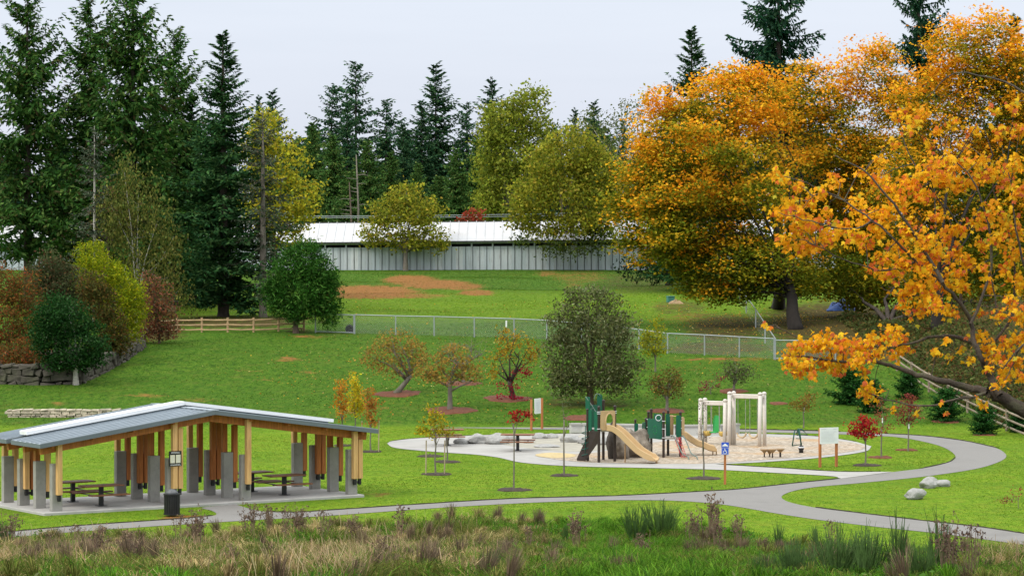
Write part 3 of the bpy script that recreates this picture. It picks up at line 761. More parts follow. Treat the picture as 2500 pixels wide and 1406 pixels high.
# notice board on the front post
nb_ = thing('notice_board', 'black framed notice board with two cream sheets on the shelter post', 'notice board', loc2(4.65, -.335, 1.55), UANG)
MB().box((0, 0, .27), (.52, .03, .56)).build('board', M['steel_black'], nb_, bevel=.008)
for x in (-.115, .115): MB().box((x, -.018, .26), (.19, .008, .30)).build('paper_sheet', M['paper'], nb_)
mb = MB(); rr = random.Random(3)
for i, z in enumerate((.505, .475)):
    x = -.17
    while x < .16:
        L = rr.uniform(.02, .06); mb.box((x + L/2, -.018, z), (L, .006, .014)); x += L + .015
for i in range(2):
    x = -.2
    while x < .19:
        L = rr.uniform(.02, .06); mb.box((x + L/2, -.018, .055 - i*.03), (L, .006, .014)); x += L + .015
mb.build('lettering', M['white'], nb_)
mb = MB()
for x0 in (-.115, .115):
    for z in np.arange(.13, .40, .035): mb.box((x0 + rr.uniform(-.01, .01), -.0235, z), (rr.uniform(.09, .15), .004, .010))
mb.build('print', M['sign_grey'], nb_)

# trash can
tc0 = flat(420, 1259.5)
t = thing('trash_can', 'black slatted litter bin with a domed lid beside the shelter', 'litter bin', tc0)
mb = MB(); n = 26
for k in range(n):
    a = 2*math.pi*k/n; mb.box((.27*math.cos(a), .27*math.sin(a), .43), (.03, .045, .72), rz=a)
mb.build('slatted_side', M['steel_black'], t)
MB().lathe([(.24, .05), (.245, .76)], n=24).build('liner', M['steel_black'], t, smooth=True)
mb = MB()
for z in (.08, .79): mb.lathe([(.28, z - .02), (.31, z - .02), (.31, z + .02), (.28, z + .02)], n=26)
mb.build('rim', M['steel_black'], t)
mb = MB(); mb.tube([(.21*math.cos(x), 0, .80 + .16*math.sin(x)) for x in np.linspace(0, math.pi, 9)], .022); mb.tube([(0, .21*math.cos(x), .80 + .16*math.sin(x)) for x in np.linspace(0, math.pi, 9)], .022)
mb.lathe([(.24, .80), (.20, .88), (.10, .945), (.02, .955)], n=20)
mb.build('lid', M['lid_grey'], t, smooth=True)

# ------------------------------------------------------------------ picnic tables
def make_table(loc, rz, label, group):
    t = thing('picnic_table', label, 'picnic table', loc, rz, group)
    mb = MB()
    for y in (-.25, 0, .25): mb.box((0, y, .755), (1.55, .235, .045))
    mb.build('tabletop', M['table_top'], t, bevel=.006)
    for s in (-1, 1):
        MB().box((0, s*.72, .455), (1.55, .29, .045)).build('bench_seat', M['table_top'], t, bevel=.006)
    mb = MB(); mb.box((0, 0, .37), (.14, .14, .74)); mb.box((0, 0, .012), (.34, .34, .022))
    mb.build('pedestal', M['steel_black'], t)
    mb = MB()
    for x in (-.45, .45):
        mb.box((x, 0, .425), (.05, 1.6, .03))
    mb.box((0, 0, .395), (1.0, .07, .05)); mb.box((0, 0, .715), (1.2, .1, .035))
    mb.build('seat_arm', M['steel_black'], t)
    return t
tg = 'single pedestal picnic tables'
tb = make_table(flat(247, 1241) + Vector((0,0,.10)), UANG, 'brown picnic table at the front left of the shelter floor', tg)
dup(tb, flat(178, 1231) + Vector((0,0,.10)), UANG, 'brown picnic table set back at the left side of the shelter')
dup(tb, flat(694, 1214) + Vector((0,0,.10)), UANG, 'brown picnic table at the front of the right bay of the shelter')
dup(tb, flat(615, 1206) + Vector((0,0,.10)), UANG, 'brown picnic table behind another in the right bay of the shelter')
dup(tb, flat(1092, 1088) + Vector((0,0,.02)), .12, 'picnic table on the left lobe of the pale plaza behind yellow saplings')
dup(tb, flat(1264, 1101) + Vector((0,0,.02)), -.06, 'picnic table alone on the plaza by the creek boulders')

# ------------------------------------------------------------------ signs
def circle(r, n=16, c=(0, 0), a0=0, a1=2*math.pi): return [(c[0] + r*math.cos(a0 + (a1 - a0)*i/n), c[1] + r*math.sin(a0 + (a1 - a0)*i/n)) for i in range(n)]
sp = flat(1770, 1182)
t = thing('accessibility_sign', 'blue accessibility sign on an orange wooden post by the path', 'sign', sp)
MB().box((0, 0, .72), (.095, .095, 1.60)).build('post', M['orange_post'], t, bevel=.006)
MB().box((0, -.058, 1.45), (.30, .014, .50)).build('sign_plate', M['blue'], t, bevel=.003)
X, Z, Yn = (1,0,0), (0,0,1), (0,-1,0)
def strk(mb, p, q, w_=.022, o=(0,0,0)):
    p, q = Vector((p[0], p[1])), Vector((q[0], q[1])); d = (q - p).normalized(); nn = Vector((-d.y, d.x))*w_/2
    mb.prism([tuple(p + nn), tuple(p - nn), tuple(q - nn), tuple(q + nn)], o, X, Z, Yn, .006)
o_ = (0, -.069, 1.32); mb = MB()
mb.prism(circle(.021, 14, (-.012, .115)), o_, X, Z, Yn, .006)
strk(mb, (-.012, .09), (-.002, .02), .03, o_); strk(mb, (-.01, .06), (.045, .055), .018, o_); strk(mb, (-.004, .02), (.05, .018), .022, o_); strk(mb, (.048, .025), (.068, -.05), .022, o_); strk(mb, (.062, -.05), (.09, -.042), .018, o_)
ar = [(.066*math.cos(a) - .01, .066*math.sin(a) - .012) for a in np.linspace(R(115), R(350), 16)]
for p, q in zip(ar, ar[1:]): strk(mb, p, q, .018, o_)
for p, q in (((-.13,.165),(.13,.165)), ((-.13,-.105),(.13,-.105)), ((-.13,-.105),(-.13,.165)), ((.13,-.105),(.13,.165))): strk(mb, p, q, .008, o_)
o2 = (0, -.069, 1.60)
mb.prism([(-.115,-.055),(.115,-.055),(.115,-.02),(.075,-.012),(.05,.02),(.02,.045),(-.02,.045),(-.05,.02),(-.075,-.012),(-.115,-.02)], o2, X, Z, Yn, .006)
mb.build('symbol', M['white'], t)

def board(name, label, pxl, pxr, ybase, pwid, phgt, zc_, seed, rz=0):
    a, b = flat(pxl, ybase[0]), flat(pxr, ybase[1]); c = (a + b)/2; d = b - a; ang = math.atan2(d.y, d.x); hw = d.length/2
    t = thing(name, label, 'sign', c, ang)
    for s in (-1, 1): MB().box((s*hw, .04, (zc_ + phgt/2)/2 - .05), (.10, .10, zc_ + phgt/2 + .05)).build('post', M['orange_post'], t, bevel=.006)
    MB().box((0, -.035, zc_), (pwid, .03, phgt)).build('sign_panel', M['sign_white'], t, bevel=.004)
    mb = MB(); rr = random.Random(seed); z = zc_ + phgt/2 - .16
    while z > zc_ - phgt/2 + .09:
        x = -pwid/2 + .07; e = pwid/2 - rr.uniform(.06, .25)
        while x < e:
            L = min(rr.uniform(.025, .09), e - x); mb.box((x + L/2, -.053, z), (L, .004, .010)); x += L + .018
        z -= .036
    mb.build('print', M['sign_grey'], t)
    return t, hw
t, hw = board('information_board', 'white printed board on two orange posts at the playground edge', 2003, 2043, (1140.5, 1139), .92, .70, 1.36, 4)
MB().box((-.27, -.053, 1.655), (.24, .004, .035)).build('heading', M['sign_grey'], t)
MB().box((.27, -.053, 1.655), (.16, .004, .035)).build('heading', M['sign_grey'], t)
t, hw = board('map_board', 'white board between two orange posts on the slope above the creek', 1299, 1325, (1051, 1047), .66, .78, 1.22, 9)
MB().box((-.40, -.03, 1.24), (.09, .02, .76)).build('edge_board', M['sign_white'], t)

# ------------------------------------------------------------------ playground tower with the tan slide
TG = flat(1465, 1126)
t1 = thing('slide_tower', 'tall brown and green play tower with a tan slide and a rock climber', 'play structure', TG)
def W(px, py, z=0):
    p = flat(px, py); p.z = z; return p - TG
pL, pF, pR, pB = W(1435,1127), W(1462,1129.5), W(1501,1127.5), W(1473,1123.5)
DZ = 1.45
def post(mbpar, p, z, par, r=.062):
    q = MB(); q.tube([(p.x, p.y, -.1), (p.x, p.y, z)], r, 12); o = q.build('post', M['brown_post'], par, smooth=False)
    MB().lathe([(r*1.1, z), (r*1.15, z + .03), (r*.9, z + .07), (r*.3, z + .09)], (p.x, p.y, 0), 12).build('post_cap', M['brown_post'], o, smooth=True)
for p, z in ((pL, 2.28), (pF, 2.42), (pR, 2.42), (pB, 2.62)): post(None, p, z, t1)
mb = MB(); q = [pL, pF, pR, pB]; n_ = [Vector((p.x, p.y, DZ)) for p in q]
mb.add(n_ + [p - Vector((0,0,.09)) for p in n_], [(0,1,2,3),(7,6,5,4),(0,4,5,1),(1,5,6,2),(2,6,7,3),(3,7,4,0)]); mb.build('deck', M['deck'], t1)
def panel(par, a, b, z0, z1, mat, t_=.035, s0=0., s1=1., name='panel', rnd=.06, off=0):
    """upright panel between two posts with rounded corners"""
    a, b = Vector((a.x, a.y, 0)), Vector((b.x, b.y, 0)); d = (b - a); L = d.length; e = d.normalized(); nn = Vector((e.y, -e.x, 0))
    x0, x1 = L*s0, L*s1; r_ = min(rnd, (x1 - x0)*.45); out = []
    for cx, cy, a0 in ((x1 - r_, z1 - r_, 0), (x0 + r_, z1 - r_, 90), (x0 + r_, z0 + r_, 180), (x1 - r_, z0 + r_, 270)):
        out += [(cx + r_*math.cos(R(a0 + k*30)), cy + r_*math.sin(R(a0 + k*30))) for k in range(4)]
    return MB().prism(out, a + nn*off, e, (0,0,1), nn, t_).build(name, M[mat], par)
panel(t1, pL, pF, DZ - .06, DZ + .88, 'green_panel', s0=-.12, s1=.36)
panel(t1, pL, pF, DZ - .06, DZ + .80, 'green_panel', s0=.60, s1=.92)
panel(t1, pL, pB, DZ + .05, DZ + 1.05, 'green_panel', s0=.1, s1=.9)
panel(t1, pL, pL + Vector((-.09, .1, 0)), DZ + .86, DZ + 1.42, 'green_panel', s0=-1, s1=1, rnd=.05)
panel(t1, pB + Vector((-.28,0,0)), pB, DZ + .35, DZ + 1.5, 'green_panel', s0=0, s1=.85, rnd=.14)
mb = MB(); mb.tube([pL + Vector((-.1,0,DZ + 1.44)), pL + Vector((.18,-.1,DZ + 1.05)), pL + Vector((.33,-.2,DZ + .80)), pL + Vector((.42,-.25,DZ + .76))], .016, 6)
mb.tube([pL + Vector((.0,0,DZ + .86)), pL + Vector((.22,-.12,DZ + .92))], .014, 6); mb.build('hand_rail', M['grey_tube'], t1, smooth=True)
mb = MB(); mb.tube([pB + Vector((-.26 + .14*math.cos(a), -.06, DZ + 1.32 + .2*math.sin(a))) for a in np.linspace(R(200), R(20), 9)], .016, 6); mb.build('hand_rail', M['grey_tube'], t1, smooth=True)
for p in (pF, pR):
    for z in (DZ + .03, DZ + .70, DZ + .78): MB().lathe([(.08, z), (.085, z + .015), (.08, z + .03)], (p.x, p.y, 0), 12).build('clamp', M['sign_grey'], t1)
# solid climbing ramp on the left
e = (pF - pL).normalized(); on = Vector((e.y, -e.x, 0)); on = on if on.x < 0 else -on
rl = (W(1410, 1125.5) - (pL + pF)/2)
mb = MB(); a0, a1 = pL.lerp(pF, .25), pL.lerp(pF, .95); f0, f1 = W(1408,1125.5), W(1427,1127)
def V3(p, z): return Vector((p.x, p.y, z))
mb.add([V3(a0, DZ), V3(a1, DZ), V3(a1, DZ - .55), V3(a0, DZ - .55), V3(f0, .12), V3(f1, .12), V3(f1, -.02), V3(f0, -.02)], [(0,1,5,4),(3,7,6,2),(0,4,7,3),(1,2,6,5),(4,5,6,7),(0,3,2,1)])
mb.build('climbing_ramp', M['brown_post'], t1)
# spiral climber
c_ = W(1429, 1127); mb = MB(); mb.tube([V3(c_, 0), V3(c_, 1.6)], .02, 6); mb.tube([c_ + Vector((.16*math.cos(a), .16*math.sin(a), .15 + a/(2*math.pi)*.25)) for a in np.linspace(0, 2*math.pi*5.2, 90)], .018, 6)
mb.build('spiral_climber', M['green_tube'], t1, smooth=True)
# tan hood panel with an opening
e = (pR - pF); LW = e.length; e.normalize(); nn = Vector((e.y, -e.x, 0))
hc = (LW*.60, .36); ho = [(hc[0] + .21*math.cos(a), hc[1] + .36*math.sin(a)*(1.0 if math.sin(a) > 0 else 1.05)) for a in np.linspace(0, 2*math.pi, 32, endpoint=False)]
def edge_pt(a):
    dx, dy = math.cos(a), math.sin(a); w0, w1, h0, h1 = -hc[0] + .04, LW - hc[0] - .04, -hc[1] - .02, .84 - hc[1]
    k = min([v for v in ((w1/dx if dx > 1e-6 else 9), (w0/dx if dx < -1e-6 else 9), (h1/dy if dy > 1e-6 else 9), (h0/dy if dy < -1e-6 else 9)) if v > 0]); return (hc[0] + dx*k, hc[1] + dy*k)
oo = [edge_pt(a) for a in np.linspace(0, 2*math.pi, 32, endpoint=False)]
mb = MB(); base = V3(pF, DZ) + nn*.04
for t_ in (0, .05):
    mb.add([base + nn*t_ + e*x + Vector((0,0,y)) for x, y in ho + oo], [(i, (i+1) % 32, (i+1) % 32 + 32, i + 32) for i in range(32)])
mb.add([base + nn*t_ + e*x + Vector((0,0,y)) for t_ in (0, .05) for x, y in oo], [(i, (i+1) % 32, (i+1) % 32 + 32, i + 32) for i in range(32)])
hood = mb.build('slide_hood', M['tan_plastic'], t1)
mb = MB(); rim = [base + nn*.05 + e*x + Vector((0,0,y)) for x, y in ho]; mb.tube(rim + rim[:2], .035, 8); mb.build('hood_rim', M['tan_plastic'], hood, smooth=True)
# slide trough
st = V3(pF, DZ) + e*hc[0] + nn*.08; en = W(1603, 1132, .20)
pts = []
d_ = en - st
for s_, z_ in ((0, DZ), (.10, DZ - .03), (.25, DZ - .24), (.42, DZ - .58), (.60, DZ - .93), (.76, .31), (.88, .20), (1, .17)):
    pts.append(Vector((st.x + d_.x*s_, st.y + d_.y*s_, z_)))
def slide(path, wid, hgt, matname, par, n_sub=5):
    path = smooth_poly(path, False, n_sub); rows = []
    for i, p in enumerate(path):
        d = path[min(i+1, len(path)-1)] - path[max(i-1, 0)]; d.normalize(); sd = Vector((d.y, -d.x, 0)).normalized(); up = sd.cross(d).normalized(); up = up if up.z > 0 else -up
        k = i/(len(path)-1); hh = hgt*(1.0 if k < .9 else 1 - (k - .9)*7); w_ = wid/2
        prof = [(-w_ - .03, hh), (-w_, hh + .02), (-w_ + .03, hh), (-w_ + .06, .06), (-w_*.5, 0), (w_*.5, 0), (w_ - .06, .06), (w_ - .03, hh), (w_, hh + .02), (w_ + .03, hh), (w_ + .02, -.02), (w_*.5, -.06), (-w_*.5, -.06), (-w_ - .02, -.02)]
        rows.append([p + sd*x + up*y for x, y in prof])
    m_ = len(rows[0]); vs = [q for r_ in rows for q in r_]
    fs = [(i*m_ + j, i*m_ + (j+1) % m_, (i+1)*m_ + (j+1) % m_, (i+1)*m_ + j) for i in range(len(rows)-1) for j in range(m_)]
    fs += [tuple(range(m_)), tuple((len(rows)-1)*m_ + j for j in range(m_))]
    return MB().add(vs, fs).build('slide', M[matname], par, smooth=False)
s1 = slide(pts, .70, .22, 'tan_plastic', t1)
mb = MB(); lp = pts[4] - Vector((0,0,.05)); mb.tube([V3(pts[3] + Vector((-.18,0,0)), -.05), V3(pts[3] + Vector((-.18,0,0)), pts[3].z - .03)], .028, 8); mb.tube([V3(pts[7], -.05), V3(pts[7], .12)], .05, 8); mb.build('slide_leg', M['tan_under'], s1)
# moulded rock climbers under the deck
def rock_part(name, c, size, seed, mat, par):
    o = boulder(name, None, (0,0,0), size, seed, mat, sub=4, amp=.42, cat=None); o.parent = par; o.location = c + Vector((0, 0, size[2]*.8)); return o
rock_part('climbing_rock', W(1548,1117), (.74,.5,.72), 31, 'rock_brown', t1)
rock_part('climbing_rock', W(1517,1121), (.42,.35,.78), 37, 'rock_brown', t1)
rock_part('climbing_rock', W(1497,1121), (.30,.28,.92), 33, 'rock_dark', t1)

# ------------------------------------------------------------------ second tower with the low slide
TG = flat(1620, 1116)
t2 = thing('climber_tower', 'low green panelled play tower with a short tan slide and curved climber', 'play structure', TG)
qA, qB, qC, qD, qE = W(1583,1113), W(1620,1118), W(1631,1113.5), W(1661,1116), W(1590,1108)
for p, z in ((qA, 1.95), (qB, 2.02), (qC, 2.02), (qD, 1.98), (qE, 2.0)): post(None, p, z, t2, .058)
post(None, W(1577,1110), 1.6, t2, .058)
mb = MB(); n_ = [V3(p, .92) for p in (qA, qB, qD, qC + Vector((.2,.5,0)), qE)]; mb.add(n_ + [p - Vector((0,0,.09)) for p in n_], [(0,1,2,3,4),(9,8,7,6,5)] + [(i, i+5, (i+1) % 5 + 5, (i+1) % 5) for i in range(5)]); mb.build('deck', M['deck'], t2)
big = panel(t2, qA, qB, .83, 1.72, 'green_panel', s0=.04, s1=.96, off=.06, rnd=.08)
ee = (qB - qA); ln = ee.length; ee.normalize(); n2 = Vector((ee.y, -ee.x, 0))
mb = MB(); cc_ = qA + ee*ln*.55 + n2*.09
for a in np.linspace(0, 2*math.pi, 10, endpoint=False): mb.box(V3(cc_, 1.24) + ee*.18*math.cos(a) + Vector((0,0,.18*math.sin(a))), (.03, .02, .03))
mb.build('play_dial', M['green_light'], big)
panel(t2, qA + Vector((.1,.4,0)), qB + Vector((.0,.4,0)), 1.5, 1.93, 'green_panel', s0=.3, s1=.9, rnd=.1)
mb = MB(); mb.tube([V3(qB, 1.80) + Vector((-.22 + .13*math.cos(a), .12, .13*math.sin(a))) for a in np.linspace(0, 2*math.pi, 18)], .018, 6); mb.build('steering_wheel', M['sign_grey'], t2, smooth=True)
panel(t2, qC + Vector((-.11,0,0)), qC + Vector((.09,0,0)), .88, 1.92, 'green_panel', rnd=.05, off=.08)
panel(t2, qD + Vector((-.2,0,0)), qD + Vector((.02,0,0)), .92, 1.90, 'green_panel', rnd=.05, off=.08)
panel(t2, W(1569,1112), W(1576,1110), .55, 1.50, 'green_panel', s0=-.1, s1=1.3, rnd=.05)
panel(t2, W(1549,1108), W(1558,1108), .70, 1.40, 'green_panel', rnd=.05)
post(None, W(1551,1107), 1.50, t2, .05)
panel(t2, qC + Vector((.02,.5,0)), qD + Vector((.0,.5,0)), .95, 1.85, 'tan_under', s0=0., s1=.45, rnd=.04)
panel(t2, qD + Vector((.05,.2,0)), qD + Vector((.2,.5,0)), 1.05, 1.80, 'tan_plastic', s0=0., s1=1., rnd=.12)
mb = MB(); mb.tube([V3(qC, 1.84), V3(qD, 1.84)], .022, 6); mb.build('cross_bar', M['tan_plastic'], t2)
mb = MB(); stp = W(1577, 1113)
mb.box(V3(stp, .55) + Vector((0,0,0)), (.34, .34, .10)); mb.box(V3(stp, .26) + Vector((-.06,-.12,0)), (.30, .34, .52)); mb.build('step', M['brown_post'], t2)
for q_ in (qA, qB, qD):
    for z in (.9, 1.3, 1.65): MB().lathe([(.075, z), (.08, z + .015), (.075, z + .03)], (q_.x, q_.y, 0), 12).build('clamp', M['sign_grey'], t2)
# short slide
s0 = W(1662, 1112, 0); e0 = W(1749, 1112, 0); pts = []
for s_, z_ in ((0, .92), (.08, .90), (.25, .70), (.45, .50), (.62, .42), (.78, .30), (.9, .26), (1, .25)):
    pts.append(Vector((s0.x + (e0.x - s0.x)*s_, s0.y + (e0.y - s0.y)*s_, z_)))
s2 = slide(pts, .60, .20, 'tan_plastic', t2)
mb = MB()
for k_ in (4, 6, 7): mb.tube([V3(pts[k_], -.05), V3(pts[k_], pts[k_].z - .02)], .026, 8)
mb.build('slide_leg', M['tan_under'], s2)
# curved climber rails and net
for i, (x0, x1) in enumerate(((1638, 1683), (1662, 1704))):
    a_, b_ = W(x0, 1117), W(x1, 1123)
    pr = [V3(a_, .95), V3(a_.lerp(b_, .12), 1.0), V3(a_.lerp(b_, .35), .72), V3(a_.lerp(b_, .58), .30), V3(a_.lerp(b_, .78), .18), V3(a_.lerp(b_, .93), .14), V3(b_, -.05)]
    MB().tube(smooth_poly(pr, False, 4), .026, 8).build('climber_rail', M['grey_tube'], t2, smooth=True)
mb = MB(); na, nb2 = W(1646,1117), W(1660,1117); nc, nd = W(1664,1121), W(1676,1121)
def net(u, v): return V3(na.lerp(nb2, u).lerp(nc.lerp(nd, u), v), .92*(1 - v) + .08*v)
for u in (0, .33, .66, 1): mb.tube([net(u, v) for v in np.linspace(0, 1, 5)], .013, 5, False)
for v in np.linspace(.1, .95, 7): mb.tube([net(u, v) for u in (0, 1)], .013, 5, False)
mb.tube([net(0, 0), net(.5, .35), net(1, 0)], .03, 5); mb.build('climbing_net', M['red_net'], t2)

# ------------------------------------------------------------------ swing sets
def swing(name, label, pl, pr, zt, seats, seat_mat, seat_kind, group):
    """one beam on two leg pairs; pl, pr ground points"""
    c = (pl + pr)/2; d = pr - pl; ang = math.atan2(d.y, d.x); hw = d.length/2; t = thing(name, label, 'swing set', c, ang, group)
    for s in (-1, 1):
        for y in (-.27, .27):
            mb = MB(); mb.tube([(s*hw, y*1.25, -.1), (s*hw, y, zt)], .092, 14); o = mb.build('leg', M['cream_post'], t, smooth=True)
            MB().lathe([(.108, zt - .02), (.112, zt + .03), (.085, zt + .08), (.02, zt + .11)], (s*hw, y, 0), 14).build('leg_cap', M['cream_post'], o, smooth=True)
        MB().box((s*hw, 0, zt - .12), (.10, .55, .12)).build('cross_beam', M['cream_post'], t, bevel=.01)
    MB().box((0, 0, zt - .12), (hw*2 - .10, .16, .21)).build('top_beam', M['cream_post'], t, bevel=.02)
    for x, kind in seats:
        if kind == 'green':
            sw_ = thing('swing', 'bright green high backed harness swing hanging from the low beam', 'swing', (0,0,0))
        else:
            sw_ = thing('swing', kind[1], 'swing', (0,0,0))
        c2, s2_ = math.cos(ang), math.sin(ang); zs = .62 if kind == 'green' else (.52 if kind[0] == 'bucket' else .45)
        sw_.location = (c.x + x*c2, c.y + x*s2_, 0); sw_.rotation_euler = (0, 0, ang); sw_['group'] = 'swings hanging from the cream frames'
        mb = MB()
        for xx in (-.19, .19): mb.tube([(xx, 0, zt - .22), (xx, .02, zs + .12)], .014, 5)
        mb.build('chain', M['chain'], sw_)
        if kind == 'green':
            MB().prism([(-.17,0),(.17,0),(.19,.55),(.12,.78),(-.12,.78),(-.19,.55)], (0, .1, zs), (1,0,0), (0,.15,1), (0,-1,0), .05).build('backrest', M['green_light'], sw_)
            MB().box((0, -.1, zs), (.36, .42, .06)).build('seat', M['green_light'], sw_, bevel=.02)
        elif kind[0] == 'bucket':
            mb = MB(); mb.lathe([(.10, zs - .10), (.19, zs - .04), (.215, zs + .10), (.205, zs + .14), (.17, zs + .12), (.15, zs)], n=14); mb.build('seat', M[seat_mat], sw_, smooth=True)
        else:
            mb = MB(); mb.tube([(-.24, 0, zs + .16), (-.20, 0, zs + .04), (-.08, 0, zs - .05), (.08, 0, zs - .05), (.20, 0, zs + .04), (.24, 0, zs + .16)], .03, 6)
            pr_ = [(-.24, .16), (-.20, .04), (-.08, -.05), (.08, -.05), (.20, .04), (.24, .16), (.22, .19), (.17, .08), (.07, .0), (-.07, .0), (-.17, .08), (-.22, .19)]
            mb.prism(pr_, (0, 0, zs), (1,0,0), (0,0,1), (0,1,0), .16); mb.build('seat', M[seat_mat], sw_)
    return t
A_, B_, C_ = flat(1715.5, 1085), flat(1786, 1087.5), flat(1860.5, 1090)
dAB = (B_ - A_).normalized()
g = 'cream swing frames'
swing('swing_set', 'lower cream swing frame with bucket seats', A_, B_ - dAB*.22, 2.12, [(-.40, ('bucket', 'yellow bucket swing beside the low frame leg')), (.02, 'green'), (.42, ('bucket', 'yellow bucket swing next to the taller swing frame'))], 'yellow_seat', 'bucket', g)
swing('swing_set', 'taller cream swing frame with two belt swings', B_, C_, 2.48, [(-.26, ('belt', 'left pale belt swing in the tall cream frame')), (.34, ('belt', 'right pale belt swing in the tall cream frame'))], 'pale_seat', 'belt', g)

# ------------------------------------------------------------------ spinner, stepping pods
sp = flat(1956, 1106.5); t = thing('tilted_spinner', 'green tubular standing spinner on a dark base in the wood chips', 'spinner', sp)
MB().lathe([(.10, 0), (.10, .14), (.12, .18), (.14, .26), (.10, .34), (.04, .38)], n=16).build('base', M['steel_black'], t, smooth=True)
mb = MB(); mb.tube([(0, 0, .35), (-.05, 0, .8), (-.10, 0, 1.12)], .035, 8)
a_ = [(-.40, -.1, .36), (.10, -.1, .40)]; mb.tube([(-.42, -.1, .36), (-.30, 0, 1.05), (-.16, 0, 1.12), (.02, .02, .42), (-.42, -.1, .36)], .03, 6)
mb.tube([(-.20, .1, .88), (-.14, .1, 1.12), (.04, .1, 1.10), (.30, .1, .86), (-.20, .1, .84)], .03, 6)
mb.tube([(-.25, -.1, .70), (.0, -.1, .68)], .02, 6); mb.tube([(-.08, 0, 1.12), (-.02, 0, .42)], .022, 6); mb.build('tube_frame', M['green_tube'], t, smooth=True)
MB().lathe([(.14, .25), (.155, .28), (.14, .31)], n=14).build('base_ring', M['sign_grey'], t)
g = 'tan stepping pods'
pr = None
for i, (px, py, hh, lb) in enumerate([(1866, 1117, .36, 'tan stepping pod on the left of the pod row in the chips'), (1879, 1116, .30, 'small tan stepping pod between two taller ones'), (1886, 1119, .40, 'tallest tan stepping pod of the touching trio'), (1905, 1117, .38, 'tan stepping pod standing apart on the right')]):
    p = flat(px, py); t = thing('stepping_pod', lb, 'stepping pod', p, 0, g); r_ = .20 if i != 1 else .15
    MB().lathe([(.03, hh - .16), (.06, hh - .12), (r_*.8, hh - .03), (r_, hh), (r_*.95, hh + .03), (r_*.5, hh + .04)], n=16).build('step_top', M['tan_under'], t, smooth=True)
    MB().tube([(0, 0, -.05), (0, 0, hh - .12)], .045 if i == 3 else .03, 10).build('stem', M['brown_post'], t)
# ------------------------------------------------------------------ long barn
def panelmat(name, cols, pw, rough=.6):
    m, nt, out = nodes(name); tc = N(nt, 'ShaderNodeTexCoord'); sp_ = N(nt, 'ShaderNodeSeparateXYZ'); nt.links.new(tc.outputs['Object'], sp_.inputs[0])
    fl_ = mth(nt, 'FLOOR', mth(nt, 'DIVIDE', sp_.outputs[0], pw)); wn = N(nt, 'ShaderNodeTexWhiteNoise'); wn.noise_dimensions = '1D'; nt.links.new(fl_, wn.inputs['W'])
    c = ramp(nt, wn.outputs['Value'], cols)
    mp = N(nt, 'ShaderNodeMapping'); mp.inputs['Scale'].default_value = (5, 5, .5); nt.links.new(tc.outputs['Object'], mp.inputs['Vector'])
    st_ = noise_n(nt, mp.outputs[0], 1.2, 6, .7); c = mix(nt, ramp(nt, st_, [(.5, (0,0,0)), (.72, (.6,.6,.6))]), c, (.22, .20, .175))
    bg_ = noise_n(nt, tc.outputs['Object'], .12, 3); c = mix(nt, ramp(nt, bg_, [(.4, (0,0,0)), (.65, (.5,.5,.5))]), c, (.34, .42, .44))
    b = N(nt, 'ShaderNodeBsdfPrincipled'); b.inputs['Roughness'].default_value = rough; b.inputs['Metallic'].default_value = .15; nt.links.new(c, b.inputs['Base Color']); nt.links.new(b.outputs[0], out.inputs[0]); return m
M['barn_wall'] = panelmat('weathered_metal_siding', [(0, (.42,.46,.48)), (.4, (.55,.59,.61)), (.75, (.46,.52,.55)), (1, (.66,.68,.68))], .71)
M['barn_roof'] = pm('white_metal_roof', (.50, .505, .51), .5, .08, .5, dirt=(.38,.35,.32), dscale=.25, stretch=(1,.4,1))
M['barn_shade'] = pm('barn_inside_shade', (.012, .012, .013), .9, .2, 2)  # near-black colour standing for the shade inside the barn
M['barn_frame'] = pm('dark_eave_timber', (.06, .065, .065), .8, .3, 2)
bl, br = at(-200, 600, 304), at(2040, 600, 304); bw = br.x - bl.x
def zE(x): return 8.62 + .59*((x/304*F + 1250)/1500)      # eave height rises slightly along the barn
bo = Vector((bl.x, 304, 6.0)); barn = thing('long_barn', 'long low metal barn with a white roof across the top of the field', 'barn', bo)
def Bq(x, y, z): return Vector((x - bo.x, y, z - bo.z))
x0, x1 = bl.x, br.x
mb = MB()
def wallband(mb, y0, y1, za, zb):
    """wall slab whose bottom/top follow functions of x"""
    mb.add([Bq(x0, y0, za(x0)), Bq(x1, y0, za(x1)), Bq(x1, y1, za(x1)), Bq(x0, y1, za(x0)), Bq(x0, y0, zb(x0)), Bq(x1, y0, zb(x1)), Bq(x1, y1, zb(x1)), Bq(x0, y1, zb(x0))],
           [(3,2,1,0),(4,5,6,7),(0,1,5,4),(1,2,6,5),(2,3,7,6),(3,0,4,7)])
wallband(mb, 0, .1, lambda x: 5.6, lambda x: zE(x) - .60); mb.build('wall', M['barn_wall'], barn)
mb = MB(); wallband(mb, .0, .1, lambda x: zE(x) - .30, lambda x: zE(x) - .06); mb.build('upper_wall', M['barn_wall'], barn)
mb = MB(); wallband(mb, .5, 9.2, lambda x: 5.6, lambda x: zE(x) - .1); mb.build('interior_shade', M['barn_shade'], barn)  # solid dark block painting the unlit inside behind the slot
mb = MB(); x = x0 + .3
while x < x1:
    mb.box(Bq(x, -.02, (5.7 + zE(x) - .60)/2), (.055, .05, zE(x) - .60 - 5.7)); x += .71
mb.build('batten', M['barn_frame'], barn)
x = at(640, 600, 304).x
while x < at(1660, 600, 304).x:
    MB().box(Bq(x, .14, zE(x) - .42), (.16, .12, .7)).build('wall_post', M['barn_wall'], barn); x += 2.13
mb = MB(); RD, RHt = 5.2, 2.02
